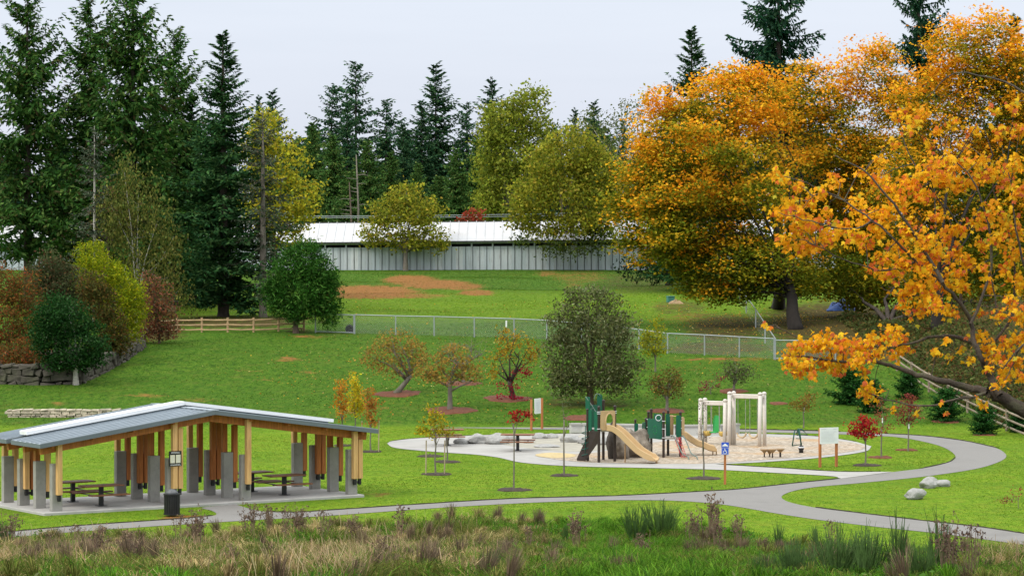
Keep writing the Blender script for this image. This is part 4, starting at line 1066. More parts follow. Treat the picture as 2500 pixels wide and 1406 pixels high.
mb.add([Bq(x0, -.55, zE(x0) - .02), Bq(x1, -.55, zE(x1) - .02), Bq(x1, RD, zE(x1) + RHt - .12), Bq(x0, RD, zE(x0) + RHt - .0), Bq(x1, 2*RD + .5, zE(x1) - .02), Bq(x0, 2*RD + .5, zE(x0) - .02)], [(0,1,2,3),(3,2,4,5)])
rf = mb.build('roof', M['barn_roof'], barn)
mb = MB(); x = x0
while x < x1:
    mb.beam(Bq(x, -.56, zE(x) - .005), Bq(x, RD, zE(x) + RHt - .0), .05, .03); x += .9
mb.build('roof_rib', M['barn_roof'], rf)
mb = MB(); mb.beam(Bq(x0, -.5, zE(x0) - .10), Bq(x1, -.5, zE(x1) - .10), .05, .14); mb.build('eave_board', M['barn_frame'], rf)
mb = MB(); mb.beam(Bq(x0, RD, zE(x0) + RHt + .01), Bq(x1, RD, zE(x1) + RHt - .11), .35, .05); mb.build('ridge_cap', M['barn_frame'], rf)

# overhead wires behind the barn
for i, (ya, yb, lb) in enumerate(((527, 517, 'upper overhead wire behind the barn roof'), (530, 523, 'lower overhead wire behind the barn roof'))):
    a, b = at(560, ya, 335), at(1620, yb - 3, 335); mb = MB()
    mb.tube([a.lerp(b, t) - Vector((0, 0, 1.0*t*(1 - t))) for t in np.linspace(0, 1, 14)], .035, 5)
    tag(mb.build('overhead_wire', M['galv'], None, a), lb, 'wire', 'overhead wires')

# ------------------------------------------------------------------ fences
def rail_fence(name, label, pts, ph, rails, mat, pr, rr, caps=True):
    o = Vector(pts[0]); t = thing(name, label, 'fence', o); rng = np.random.default_rng(5)
    for p in pts:
        mb = MB(); mb.tube([p - Vector((0,0,.3)), p + Vector((rng.normal(0,.015), 0, ph))], pr, 8); mb.build('post', M[mat], t, o)
    for z in rails:
        for a, b in zip(pts, pts[1:]):
            mb = MB(); mb.tube([a + Vector((0, -.04, z + rng.normal(0, .015))), (a + b)/2 + Vector((0, -.04, z - .02)), b + Vector((0, -.04, z + rng.normal(0, .015)))], rr, 7); mb.build('rail', M[mat], t, o)
    return t
rail_fence('split_rail_fence', 'peeled log rail fence under the dark conifers at the top of the slope', [gp(x, y) for x, y in ((375,816),(433,812),(493,811),(556,811),(619,811),(680,809),(742,807))], .98, (.18, .50, .83), 'rail_wood', .075, .05)
rail_fence('board_rail_fence', 'grey wooden rail fence descending along the bramble bank', [gp(x, y) for x, y in ((2190,905),(2226,930),(2268,957),(2314,983),(2362,1007),(2412,1030),(2458,1052),(2508,1074))], 1.12, (.25, .62, 1.0), 'rail_grey', .07, .055)

def chain_fence(name, label, pts, h, bottom_rail=False, wire=True):
    o = Vector(pts[0]); t = thing(name, label, 'fence', o)
    for p in pts:
        mb = MB(); mb.tube([p - Vector((0,0,.2)), p + Vector((0,0,h + .03))], .045, 8); mb.build('post', M['galv'], t, o)
    mb = MB()
    for a, b in zip(pts, pts[1:]): mb.tube([a + Vector((0,0,h)), b + Vector((0,0,h))], .034, 7, False)
    mb.build('top_rail', M['galv'], t, o)
    if bottom_rail:
        mb = MB()
        for a, b in zip(pts, pts[1:]): mb.tube([a + Vector((0,0,.08)), b + Vector((0,0,.08))], .034, 7, False)
        mb.build('bottom_rail', M['galv'], t, o)
    mb = MB(); st_ = .12; hw = .0042
    for a, b in zip(pts, pts[1:]):
        d = b - a; L = math.hypot(d.x, d.y); 
        def Q(s, z): return a + d*(s/L) + Vector((0, .03, z))
        for sg in (-1, 1):
            k = -h
            while k < L + h:
                # line s = k + sg*z clipped to 0..L
                z0_, z1_ = .04, h
                s0_, s1_ = (k + z0_, k + z1_) if sg > 0 else (k - z0_ + 0, k - z1_)
                lo_z, hi_z = z0_, z1_
                f = lambda z: k + sg*z
                if sg > 0: lo_z = max(lo_z, -k); hi_z = min(hi_z, L - k)
                else: lo_z = max(lo_z, k - L); hi_z = min(hi_z, k)
                if hi_z - lo_z > .03:
                    p, q = Q(f(lo_z), lo_z), Q(f(hi_z), hi_z); w_ = d.normalized()*hw
                    mb.add([p - w_, p + w_, q + w_, q - w_], [(0,1,2,3)])
                k += st_
    mb.build('wire_mesh', M['galv_wire'], t, o)
    return t
chain_fence('chain_link_fence', 'galvanised chain link fence crossing the slope below the field', [gp(x, y) for x, y in ((866,815),(966,818),(1060,820),(1158,823),(1255,826),(1335,830),(1420,838),(1500,846),(1560,853),(1630,863),(1720,867),(1805,872),(1890,877))], 1.27)
chain_fence('chain_link_gate', 'chain link gate panel left of the tyre with two rails', [gp(770, 812), gp(864, 815)], 1.25, True)
chain_fence('chain_link_fence', 'chain link fence running uphill away under the orange maple', [gp(x, y) for x, y in ((1893,876),(1868,838),(1845,800),(1822,765),(1806,742))], 1.25)
chain_fence('chain_link_gate', 'chain link gate panel behind the orange maple branch', [gp(1893, 878), gp(1965, 879), gp(2040, 884)], 1.2, True)
# tyre
p = gp(854, 813); mb = MB(); n1, n2 = 28, 10; vs = []; fs = []
for i in range(n1):
    for j in range(n2):
        a, b = 2*math.pi*i/n1, 2*math.pi*j/n2; r_ = .21 + .085*math.cos(b)*1.0; vs.append((r_*math.cos(a), .10*math.sin(b), .30 + r_*math.sin(a)))
for i in range(n1):
    for j in range(n2): fs.append((i*n2 + j, i*n2 + (j+1) % n2, ((i+1) % n1)*n2 + (j+1) % n2, ((i+1) % n1)*n2 + j))
ty = thing('tyre', 'black tyre leaning at the left end of the chain link fence', 'tyre', p + Vector((0, -.15, -.02))); MB().add(vs, fs).build('rubber_ring', M['tyre'], ty, smooth=True)
mb = MB(); mb.lathe([(.14, -.03), (.13, .03), (.05, .03)], n=18); hub = mb.build('hub', M['tyre'], ty); hub.rotation_euler = (R(90), 0, 0); hub.location = (0, 0, .30)
# white tag on the chain link
tagp = gp(1236, 826); tag(MB().box((0, -.05, .95), (.10, .02, .42)).build('fence_tag', M['tag_white'], None), 'small white tag hanging on the chain link fence', 'tag').location = tagp
# things under the big maple
p = gp(2055, 757); me = bpy.data.meshes.new('blue_tarp'); 
def heap(name, label, c, sx_, sy_, h_, mat, seed, cat):
    rng = np.random.default_rng(seed); n = 26; vs = []; fs = []; off = Vector(rng.uniform(-9, 9, 3))
    for i in range(n):
        for j in range(n):
            u, v = i/(n-1)*2 - 1, j/(n-1)*2 - 1; r_ = max(abs(u), abs(v)); q = Vector((u*3, v*3, 0)) + off
            z = h_*max(0, 1 - r_**2.2)*(.7 + .6*mnoise.noise(q*.8)) + .05*h_*mnoise.noise(q*3)*(1 - r_) ; vs.append((u*sx_*(1 + .1*mnoise.noise(q)), v*sy_, z - .03))
    for i in range(n-1):
        for j in range(n-1): fs.append((i*n + j, (i+1)*n + j, (i+1)*n + j + 1, i*n + j + 1))
    o = MB().add(vs, fs).build(name, M[mat], None, smooth=True); o.location = c; return tag(o, label, cat)
heap('blue_tarp', 'crumpled blue tarp lying in the shade under the orange maples', p, 1.15, .8, .85, 'tarp', 3, 'tarp')
heap('debris_pile', 'pile of straw coloured debris at the dark edge of the field', gp(1650, 741), .6, .5, .38, 'debris', 5, 'debris pile')
p = gp(1637, 738); t = thing('teal_box', 'faded teal box by the debris pile under the maple', 'box', p, .3)
MB().box((0, 0, .22), (.55, .4, .44)).build('body', M['teal'], t, bevel=.02); MB().box((0, 0, .46), (.6, .45, .06)).build('lid', M['teal'], t, bevel=.02)
# ------------------------------------------------------------------ trees and shrubs
PD = [((.016,.056,.018),3),((.034,.090,.026),3),((.065,.13,.04),1.2)]
PG = [((.024,.072,.014),3),((.048,.115,.022),3),((.095,.155,.035),1.4),((.06,.05,.02),.4)]
PB = [((.020,.066,.030),3),((.040,.098,.040),3),((.075,.14,.052),1.4)]
PC = [((.044,.110,.024),3),((.078,.155,.034),2),((.13,.17,.04),1)]
PGREY = [((.05,.075,.045),2),((.09,.11,.07),2),((.08,.07,.045),1)]
cm_dense = conifer_mesh('dense_spruce_crown', 20, 4.9, 1, 1.0, .07, 38, 9, .36, .20, .70, .17, PD, 0, 15, .30)
cm_fir = conifer_mesh('open_fir_crown', 22, 4.9, 2, .80, .20, 36, 8, .34, .30, .80, .19, PG, .14, 13, .62, irregular=.38)
cm_fir2 = conifer_mesh('open_fir_crown', 22, 4.8, 12, .78, .18, 36, 8, .30, .34, .78, .19, PG, .14, 13, .62, irregular=.42)
cm_far = conifer_mesh('far_spruce_crown', 27, 5.6, 3, .85, .05, 38, 8, .35, .16, .95, .30, PB, .05, 9, .35, irregular=.3)
cm_old = conifer_mesh('narrow_old_crown', 27, 4.0, 4, .60, .12, 34, 6, .42, .16, .85, .28, PB, .22, 8, .55, irregular=.5)
cm_cedar = conifer_mesh('cedar_crown', 20, 6.0, 5, .80, .02, 40, 10, .45, .10, 1.0, .32, PC, 0, 9, .75)
cm_big = conifer_mesh('broad_fir_crown', 30, 6.0, 6, .60, .30, 30, 7, .42, .16, 1.0, .24, [((.010,.044,.022),3),((.020,.062,.028),3),((.035,.080,.032),1)], .14, 15, .80, irregular=.3)
cm_sparse = conifer_mesh('thin_spruce_crown', 14, 2.6, 7, .6, .12, 30, 5, .30, .10, .50, .11, PGREY, .48, 10, .40, irregular=.4)
cm_small = conifer_mesh('young_fir_crown', 2, .85, 8, .62, .03, 17, 9, .18, .22, .26, .075, [((.014,.060,.012),3),((.024,.088,.016),3),((.05,.13,.028),1)], 0, 8, .2)

def cb(px, D): p = at(px, 558, D); return Vector((p.x, D, hz(p.x, D)))
def cf(name, label, px, D, ty, me, ch, tr, sx=1, rz=0, group='tall dark conifers on the left', **kw):
    b = cb(px, D); return conifer(name, label, b, top_h(b, px, ty), me, ch, tr, group, sx=sx, rz=rz, **kw)
cf('fir_tree', 'tall open fir at the left edge of the picture', 68, 222, -40, cm_fir, 22, .34, 1.0, .3, dead=10)
cf('fir_tree', 'tall fir with a bushy top left of the tallest conifer', 222, 226, -5, cm_fir2, 22, .32, .98, 1.9, dead=8)
cf('fir_tree', 'tallest conifer of the left group, its tip out of the picture', 325, 219, -95, cm_fir, 22, .38, 1.0, 3.7, dead=6)
cf('fir_tree', 'dark fir between the tallest conifer and the blue green spruce', 425, 229, 72, cm_fir2, 22, .30, .95, 4.4)
cf('spruce_tree', 'dense blue green spruce with a thick trunk behind the rail fence', 545, 213, 72, cm_dense, 20, .42, 1.02, .5)
cf('spruce_tree', 'half bare greyish spruce left of the small round pine', 642, 211, 262, cm_sparse, 14, .28, 1.0, 1.2, bark='bark_grey', dead=26)
cf('spruce_tree', 'thin dying spruce with a pale trunk in front of the tall firs', 231, 207, 300, cm_sparse, 14, .16, .85, 2.4, bark='bark_pale', dead=24)
cf('fir_tree', 'shaded fir filling the gap behind the two leftmost firs', 142, 238, 325, cm_dense, 20, .3, .95, 2.2)
cf('fir_tree', 'shaded fir behind the tallest conifer', 375, 240, 200, cm_dense, 20, .3, .95, 4.9)
cf('fir_tree', 'dark fir directly left of the blue green spruce', 470, 230, 225, cm_dense, 20, .3, .95, 3.1)
cf('fir_tree', 'shaded fir behind the thin dying spruce', 280, 238, 330, cm_dense, 20, .3, 1.0, 5.6)
cf('fir_tree', 'fir behind the barn at the left picture edge', 8, 334, 420, cm_dense, 20, .25, .95, 1.1)

gfar = 'conifers beyond the barn'
FAR = [(800,205,395,cm_old,27,.95,'far conifer with a bent leaning tip above the barn roof',(.03,0)),(869,146,400,cm_old,27,.85,'very narrow tall far conifer left of the middle',(0,0)),(848,252,385,cm_far,27,.8,'pale green far spruce between the bent tip and the narrow tall conifer',(0,0)),
 (943,238,392,cm_old,27,1.0,'open topped far conifer right of the narrow tall one',(0,0)),(1064,152,405,cm_far,27,.95,'tallest broad dark spruce above the middle of the barn',(0,0)),(1030,245,396,cm_far,27,.85,'dark spruce touching the left of the broad dark spruce',(0,0)),
 (1140,246,400,cm_old,27,.8,'ragged narrow far conifer right of the broad dark spruce',(0,0)),(1201,190,402,cm_far,27,.9,'dark far spruce rising behind the yellow green poplar',(0,0)),(665,218,410,cm_far,27,.8,'far spruce tip right of the blue green spruce',(0,0)),(632,232,415,cm_far,27,.7,'small far spruce tip above the yellow tree',(0,0)),
 (764,298,372,cm_cedar,20,.55,'pointed cedar at the left end of the barn roof gap',(0,0)),(730,330,380,cm_old,27,.8,'ragged conifer just right of the yellow tree',(0,0)),(812,330,368,cm_cedar,20,.8,'rounded green cedar behind the dead snag on its left',(0,0)),(898,345,370,cm_cedar,20,.75,'green cedar right of the dead snag',(0,0)),
 (955,372,374,cm_cedar,20,.7,'mid green cedar left of the barn tree crown',(0,0)),(1020,398,352,cm_cedar,20,.6,'light green cedar directly behind the small barn tree',(0,0)),(1112,362,356,cm_cedar,20,.75,'drooping green cedar left of the red bush',(0,0)),(1165,330,378,cm_cedar,20,.6,'dark cedar at the left side of the poplar',(0,0)),
 (1404,264,390,cm_far,27,.7,'left of two small spruce tips right of the poplar',(0,0)),(1450,245,388,cm_far,27,.75,'right of two small spruce tips right of the poplar',(0,0)),(1522,290,385,cm_far,27,.8,'far spruce at the left side of the big orange maple',(0,0)),(1350,300,384,cm_far,27,.8,'far spruce half hidden right of the poplar crown',(0,0)),
 (985,300,388,cm_far,27,.8,'shaded spruce between the open topped conifer and the broad dark spruce',(0,0)),(700,395,372,cm_cedar,20,.8,'shaded cedar behind the yellow tree',(0,0)),(858,420,352,cm_cedar,20,.9,'low cedar at the foot of the dead snag',(0,0)),(770,440,350,cm_cedar,20,.9,'low cedar above the left part of the white barn roof',(0,0)),(1070,430,350,cm_cedar,20,.9,'low cedar above the middle of the white barn roof',(0,0)),(1480,330,375,cm_cedar,20,.8,'green cedar behind the big yellow green barn tree',(0,0))]
for i, (px, ty, D, me, ch, sx, lb, ln) in enumerate(FAR):
    cf('cedar_tree' if me == cm_cedar else 'spruce_tree', lb, px, D, ty, me, ch, .3, sx*1.25, i*1.7, gfar, lean=ln)
g = 'conifers standing above the orange maples'
cf('spruce_tree', 'regular blue green spruce rising left of the orange maples', 1688, 252, 62, cm_dense, 20, .3, .95, .4, g)
cf('spruce_tree', 'small dark conifer tip at the left shoulder of the orange maple', 1632, 262, 205, cm_dense, 20, .25, .55, 2.4, g)
cf('fir_tree', 'broad drooping fir rising from the middle of the orange maples', 1900, 258, -130, cm_big, 30, .5, .92, 1.1, g)
cf('fir_tree', 'dark fir top right of the broad drooping fir', 2242, 250, -110, cm_big, 30, .4, .62, 3.3, g)
cf('spruce_tree', 'dark conifer top at the upper right corner behind the orange maple', 2475, 255, 30, cm_dense, 20, .3, .8, 3.0, g)

# far wood that reads as one mass
rng = np.random.default_rng(77); Vs = []; Cs = []
me0 = conifer_mesh('tmp', 20, 4.5, 91, .75, .02, 26, 6, .42, .1, 1.5, .55, [((.012,.036,.018),3),((.022,.055,.022),3),((.04,.075,.024),1)], 0, 6, .6, nq=2)
tv = np.empty(len(me0.vertices)*3, np.float32); me0.vertices.foreach_get('co', tv); tv = tv.reshape(-1, 3)
tc_ = np.empty(len(me0.vertices)*4, np.float32); me0.color_attributes[0].data.foreach_get('color', tc_); tc_ = tc_.reshape(-1, 4)[:, :3]
for i in range(62):
    x = -105 + i*3.6 + rng.normal(0, 1); D = rng.uniform(425, 470); hgt = rng.uniform(15, 20.5); a = rng.uniform(0, 6.28); k = hgt/20; c, s = math.cos(a), math.sin(a)
    q = tv*np.array([k*1.1, k*1.1, k]); Vs.append(np.stack([q[:,0]*c - q[:,1]*s + x, q[:,0]*s + q[:,1]*c + D, q[:,2] + 6.2], 1)); Cs.append(tc_*rng.uniform(.8, 1.25))
Vs = np.concatenate(Vs); bpy.data.meshes.remove(me0)
tag(link('distant_wood', npmesh('distant_wood', Vs, np.arange(len(Vs)).reshape(-1, 4), np.concatenate(Cs)), M['needle']), 'dark distant wood behind the barn and the conifers', 'wood', kind='stuff')

# ---- broadleaf trees of the middle and far distance
YG = [((.24,.255,.022),3),((.34,.32,.03),2),((.15,.18,.02),2),((.42,.33,.04),.6)]
def lf(name, label, base, D, bl, pal, size, dens, **kw):
    b = gp(*base) if len(base) == 2 else cb(base[0], base[2])
    D = D or b.y
    return leafy(name, label, kw.pop('cat', 'tree'), b, blobs_px(bl, D, kw.pop('depth', 1.0)), pal, size, dens, **kw)
lf('yellow_tree', 'yellow autumn tree beside the half bare spruce', (668,0,240), 240, [(655,320,42,52),(692,395,62,58),(640,410,46,60),(725,480,46,50),(690,530,62,50),(645,520,46,60),(618,360,26,40),(750,510,24,30),(700,570,50,40)], [((.50,.43,.03),3),((.36,.36,.03),3),((.20,.24,.03),2)], .28, 2.6, per=11, seed=1, sig=.45, bark='bark_grey', trunk=.2)
lf('birch_tree', 'weeping birch with hanging olive foliage behind the shrub bed', (333,0,206), 206, [(303,430,26,42),(338,500,42,70),(385,560,30,60),(412,640,34,70),(330,610,46,70),(395,700,46,55),(440,745,40,28),(296,540,30,70),(425,590,18,36),(350,690,50,50),(270,520,30,60)], [((.12,.14,.028),3),((.19,.185,.042),2),((.08,.105,.024),2)], .20, 2.6, per=13, sig=.36, flat_=1.7, hang=.65, seed=2, bark='bark_pale', trunk=.12, twigs=3)
lf('brown_tree', 'thin brown leaved tree behind the weeping birch', (262,0,210), 210, [(258,470,26,40),(275,530,36,50),(245,560,26,40)], [((.16,.09,.04),2),((.10,.07,.03),2)], .2, 1.1, per=8, seed=3, trunk=.1)
lf('yellow_tree', 'small yellow treetop showing between the two tall firs', (252,0,236), 236, [(255,292,20,16),(240,330,22,25)], [((.42,.34,.03),3),((.25,.25,.03),1)], .26, 1.6, per=9, seed=4, trunk=.1)
lf('poplar_tree', 'tall yellow green poplar behind the barn', (1245,0,345), 345, [(1290,275,42,60),(1218,305,48,60),(1250,370,80,72),(1200,420,44,62),(1300,430,46,62),(1235,490,62,60),(1188,505,28,45),(1322,345,22,50),(1255,300,40,60)], [((.23,.265,.026),3),((.16,.20,.024),3),((.32,.33,.04),1.5)], .40, 1.7, per=12, sig=.55, seed=5, trunk=.35, bark='bark_grey', twigs=1)
lf('barn_tree', 'small round yellow green tree standing before the middle of the barn', (990,661), 302, [(990,472,34,32),(950,515,46,40),(1030,515,42,42),(990,540,62,50),(922,565,36,32),(1052,575,34,32),(990,590,55,22),(902,585,20,18),(1075,605,16,16)], YG, .32, 2.3, per=11, sig=.42, seed=6, trunk=.26, bark='bark_grey', twigs=3)
lf('barn_tree', 'large spreading yellow green tree standing before the right part of the barn', (1396,657), 300, [(1340,395,52,58),(1405,365,60,56),(1455,425,56,66),(1300,475,55,60),(1385,480,80,76),(1472,505,44,66),(1275,525,34,42),(1420,550,72,30),(1325,560,46,26),(1505,450,30,60)], YG, .34, 2.2, per=12, sig=.48, seed=7, trunk=.3, twigs=2)
lf('understory_tree', 'dark green low tree in front of the shaded end of the barn', (1472,657), 299, [(1385,612,52,18),(1470,590,34,40),(1440,575,40,26),(1270,585,26,14),(1345,600,30,12)], [((.05,.08,.015),3),((.09,.12,.02),2)], .3, 1.5, per=9, seed=8, trunk=.12, sig=.45)
lf('red_bush', 'small round red bush behind the barn roof', (1150,0,330), 330, [(1150,528,25,16),(1148,545,28,20)], [((.30,.045,.025),3),((.20,.05,.02),2)], .3, 2.4, per=10, seed=9, trunk=.1)
lf('pale_tree', 'thin pale leaved tree left of the orange maple', (1520,0,352), 352, [(1530,300,34,52),(1500,340,34,60),(1545,400,34,80),(1480,380,28,60),(1560,270,18,30),(1440,320,26,50)], [((.13,.15,.045),3),((.09,.12,.03),2)], .3, 1.0, per=9, sig=.6, seed=10, trunk=.2, bark='bark_pale', twigs=5, twig_len=3)
lf('pale_tree', 'thin pale leaved tree between the spruce tips and the barn tree', (1370,0,356), 356, [(1355,330,28,30),(1380,350,36,46),(1420,340,30,50),(1330,350,30,30)], [((.14,.16,.04),3),((.09,.12,.03),2)], .32, 1.1, per=9, sig=.6, seed=11, trunk=.2, twigs=3, twig_len=2.5)
# dead snags
for px, ty, lb, lean_ in ((873, 378, 'pale dead snag standing among the cedars behind the barn', .01), (856, 445, 'shorter dark dead snag beside the pale snag', 0)):
    b = cb(px, 340); h_ = top_h(b, px, ty); t = thing('dead_snag', lb, 'dead tree', b, 0, 'dead snags'); mb = MB(); rg = np.random.default_rng(px)
    mb.tube([(0,0,-.3), (.1,0,h_*.5), (-.15,0,h_)], [.15, .11, .05], 8); mb.build('trunk', M['bark_grey' if px == 873 else 'bark_brown'], t, smooth=True)
    for k in range(9):
        z = h_*rg.uniform(.3, .85); s = rg.choice((-1, 1)); L = rg.uniform(.6, 1.6); MB().tube([(0, 0, z), (s*L*.6, rg.normal(0, .3), z + .1), (s*L, rg.normal(0, .4), z + rg.uniform(-.1, .4))], [.05, .035, .015], 5).build('dead_branch', M['bark_grey'], t)

# ---- shrubs of the raised bed on the left
g = 'shrubs above the boulder wall'
def shrub(label, px, D, bl, pal, size, dens, name='shrub', **kw):
    b = cb(px, D); b.z = max(b.z, wp[2].z + .9)
    kw.setdefault('trunk', .08); kw.setdefault('twigs', 3)
    return leafy(name, label, 'shrub', b, blobs_px(bl, D), pal, size, dens, group=g, **kw)
shrub('orange red japanese maple bush at the left edge above the wall', 25, 178, [(15,695,54,50),(55,720,50,54),(20,775,64,66),(72,800,50,66),(15,850,66,48),(65,858,56,40,-4),(5,868,66,30,-4.5),(75,880,46,18,-5),(20,885,60,12,-5)], [((.27,.065,.022),1.6),((.17,.08,.022),3),((.085,.09,.02),4),((.36,.13,.03),.6)], .17, 9, per=12, sig=.26, seed=20, asp=.4, flat_=.4)
shrub('tall olive shrub with a russet top behind the dark holly', 135, 182, [(130,655,46,40),(160,705,56,60),(110,735,42,70),(95,680,28,40),(180,760,40,60)], [((.055,.075,.028),3),((.09,.095,.04),2),((.13,.075,.035),1)], .17, 9, per=12, sig=.26, seed=21)
tq = leafy('holly_tree', 'dark glossy holly with a pale trunk in front of the boulder wall', 'tree', gp(185, 939), blobs_px([(165,785,56,56),(200,840,66,46),(125,835,46,42),(140,770,42,50),(235,860,32,28),(100,800,30,60),(175,880,75,20)], gp(185, 939).y), [((.012,.050,.010),3),((.022,.075,.014),3),((.055,.12,.04),1)], .15, 13, per=12, sig=.22, seed=22, trunk=.16, bark='bark_pale', group=g, fork=gp(185, 939) + Vector((0, 0, 1.6)))
shrub('bright yellow green cypress shrub in the middle of the bed', 270, 187, [(222,632,38,42),(246,680,56,56),(285,715,52,60),(312,770,38,60),(330,750,24,60),(210,665,30,40),(300,815,36,36)], [((.28,.32,.010),3),((.15,.21,.010),3),((.42,.40,.016),1.3)], .18, 12, per=12, sig=.24, seed=23, asp=.35, hang=.15, name='cypress_shrub')
shrub('brown green shrub between the holly and the cypress', 262, 180, [(240,745,42,55),(268,800,42,52),(228,700,34,36),(285,840,28,34),(255,850,34,30)], [((.10,.09,.022),3),((.14,.075,.02),1.6),((.06,.075,.018),2)], .17, 10, per=12, sig=.25, seed=24)
shrub('russet pink shrub at the right end of the bed', 388, 192, [(382,730,32,46),(396,780,36,44),(368,690,20,26),(410,808,24,22),(360,780,28,50)], [((.22,.085,.045),3),((.15,.085,.05),2),((.28,.10,.04),1.2),((.11,.10,.045),1.5)], .16, 9, per=11, sig=.26, seed=25)
lf('pine_tree', 'small round bright green pine beside the rail fence', (722,813), None, [(737,632,44,40),(700,672,44,44),(775,672,40,48),(740,715,72,58),(682,722,36,38),(793,722,32,46),(752,752,62,22),(802,775,22,22),(690,748,30,20),(824,752,14,10),(655,705,16,22),(760,610,16,18),(720,618,14,18),(815,700,14,22)], [((.018,.070,.008),3),((.036,.112,.014),3),((.075,.17,.028),1.4)], .30, 9, per=14, sig=.24, seed=26, trunk=.2, asp=.22, mat='needle', up=.2, flat_=1.0)

# ---- orange maples
def maplecol(P, E, Z, K, rng):
    n = len(P); kk = rng.normal(0, .16, K.max() + 1)[K]
    t = .50*E + .62*Z + .22*wob(P, .9) + kk - .004*(P[:, 0] - P[:, 0].mean())*2.5
    o = pick([((.82,.37,.016),3),((.76,.28,.014),2),((.84,.49,.022),2)], n, rng, .14); m = pick([((.50,.35,.018),2),((.35,.31,.018),2)], n, rng, .16); gr = pick([((.19,.22,.014),3),((.125,.165,.012),3),((.29,.27,.016),1)], n, rng, .18)
    a = np.clip((t - .58)/.24, 0, 1)[:, None]; b = np.clip((t - .40)/.24, 0, 1)[:, None]
    return gr*(1 - b) + (m*(1 - a) + o*a)*b
g = 'big orange maples'
M['maple_bark'] = pm('dark_maple_bark', (.019, .015, .012), .95, .35, 4, .8, stretch=(1,1,.3))  # even, near-black bark tone of the big maples
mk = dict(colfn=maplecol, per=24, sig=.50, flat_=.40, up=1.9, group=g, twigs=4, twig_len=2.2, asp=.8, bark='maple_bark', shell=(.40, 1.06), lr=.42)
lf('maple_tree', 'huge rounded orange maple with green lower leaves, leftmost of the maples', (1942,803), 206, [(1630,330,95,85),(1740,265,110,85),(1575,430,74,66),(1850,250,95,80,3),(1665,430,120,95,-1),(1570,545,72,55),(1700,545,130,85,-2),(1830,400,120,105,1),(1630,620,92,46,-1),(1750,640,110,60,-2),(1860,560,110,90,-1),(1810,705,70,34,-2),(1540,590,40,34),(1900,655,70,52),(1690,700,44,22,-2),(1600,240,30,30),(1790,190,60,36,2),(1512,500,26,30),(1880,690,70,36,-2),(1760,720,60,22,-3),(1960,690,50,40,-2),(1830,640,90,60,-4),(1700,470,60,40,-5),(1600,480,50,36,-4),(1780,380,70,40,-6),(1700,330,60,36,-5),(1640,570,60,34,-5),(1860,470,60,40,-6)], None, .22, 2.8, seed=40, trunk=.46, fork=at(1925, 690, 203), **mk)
lf('maple_tree', 'orange maple behind the leftmost one, under the broad fir', (1900,752), 216, [(2000,240,95,80),(2130,180,88,72),(2060,330,115,100),(1980,420,105,105),(2130,430,125,105),(2010,560,105,90),(2130,600,115,85),(2060,690,95,44),(2000,650,90,60,-5),(2100,700,80,40,-5),(1930,260,70,70),(2190,250,60,70)], None, .22, 2.5, seed=41, trunk=.45, fork=at(1910, 640, 214), **mk)
lf('maple_tree', 'tall orange maple reaching the upper right corner', (2290,800), 205, [(2335,130,78,90),(2420,110,66,86),(2285,270,90,105),(2400,270,110,115),(2490,200,70,115),(2250,450,110,115),(2390,470,115,125),(2500,450,80,125),(2300,640,120,95),(2450,650,110,110),(2560,300,80,150)], None, .22, 2.6, seed=42, trunk=.42, **mk)
lf('maple_tree', 'shaded maple with olive leaves low behind the near orange branches', (2170,800), 212, [(2200,700,90,60),(2320,740,100,56),(2450,760,90,60),(2100,730,70,40),(2530,720,70,80)], [((.13,.15,.014),3),((.20,.17,.014),2),((.38,.22,.018),1.2)], .33, 1.5, seed=43, trunk=.35, per=12, sig=.42, flat_=.5, group=g, bark='bark_dark')
# dark undergrowth below the maples
lf('hedge_bush', 'dark undergrowth bush at the foot of the maples against the field edge', (1640,690), 262, [(1560,660,60,28),(1640,655,70,40),(1720,670,60,40),(1800,660,70,40),(1880,650,60,45)], [((.012,.028,.010),3),((.025,.04,.012),1)], .3, 1.3, per=9, seed=44, trunk=.1, cat='bush')
lf('hedge_bush', 'dark undergrowth bush behind the blue tarp', (2080,735), 240, [(2000,690,60,40),(2090,680,70,45),(2190,690,70,45),(2300,690,70,50)], [((.012,.03,.010),3),((.03,.042,.012),1)], .3, 1.3, per=9, seed=45, trunk=.1, cat='bush')

# ---- trees on the slope
lf('willow_bush', 'big grey green oval bush tree behind the slide tower', (1440,990), None, [(1440,752,58,52),(1388,795,50,66),(1492,795,52,70),(1440,860,96,88),(1370,875,44,60),(1518,880,42,66),(1440,930,94,38),(1385,930,44,34),(1505,930,44,38),(1460,715,24,22),(1410,722,20,22)], [((.105,.120,.040),3),((.155,.170,.065),2.4),((.062,.080,.026),2),((.25,.26,.14),1)], .20, 7, shell=(.35, 1.10), per=12, sig=.24, seed=50, trunk=.2, asp=.36, up=.3, hang=-.15, twigs=3)
FRU = [((.34,.21,.045),3),((.25,.19,.045),3),((.44,.24,.045),1.6),((.17,.15,.045),1.5)]
g = 'old fruit trees in mulch rings'
fk = dict(group=g, bark='bark_grey', cat='fruit tree', twigs=7, twig_len=.9, wig=.09)
lf('fruit_tree', 'leaning old fruit tree with a bent grey trunk, left one on the slope', (966,961), None, [(930,850,38,28),(975,845,46,34),(1010,860,36,30),(960,890,50,22),(910,880,28,18),(1030,880,22,18),(955,822,22,16),(1000,910,26,14)], FRU, .14, 6.5, per=9, sig=.2, seed=51, trunk=.16, fork=gp(966,961) + Vector((.9, 0, 1.05)), **fk)
lf('fruit_tree', 'umbrella shaped fruit tree on a straight trunk in the middle of the slope', (1098,1001), None, [(1060,890,40,24),(1110,880,46,28),(1150,905,34,22),(1090,920,60,18),(1045,915,26,14),(1165,925,18,12),(1100,860,26,18)], FRU, .14, 7, per=9, sig=.19, seed=52, trunk=.14, **fk)
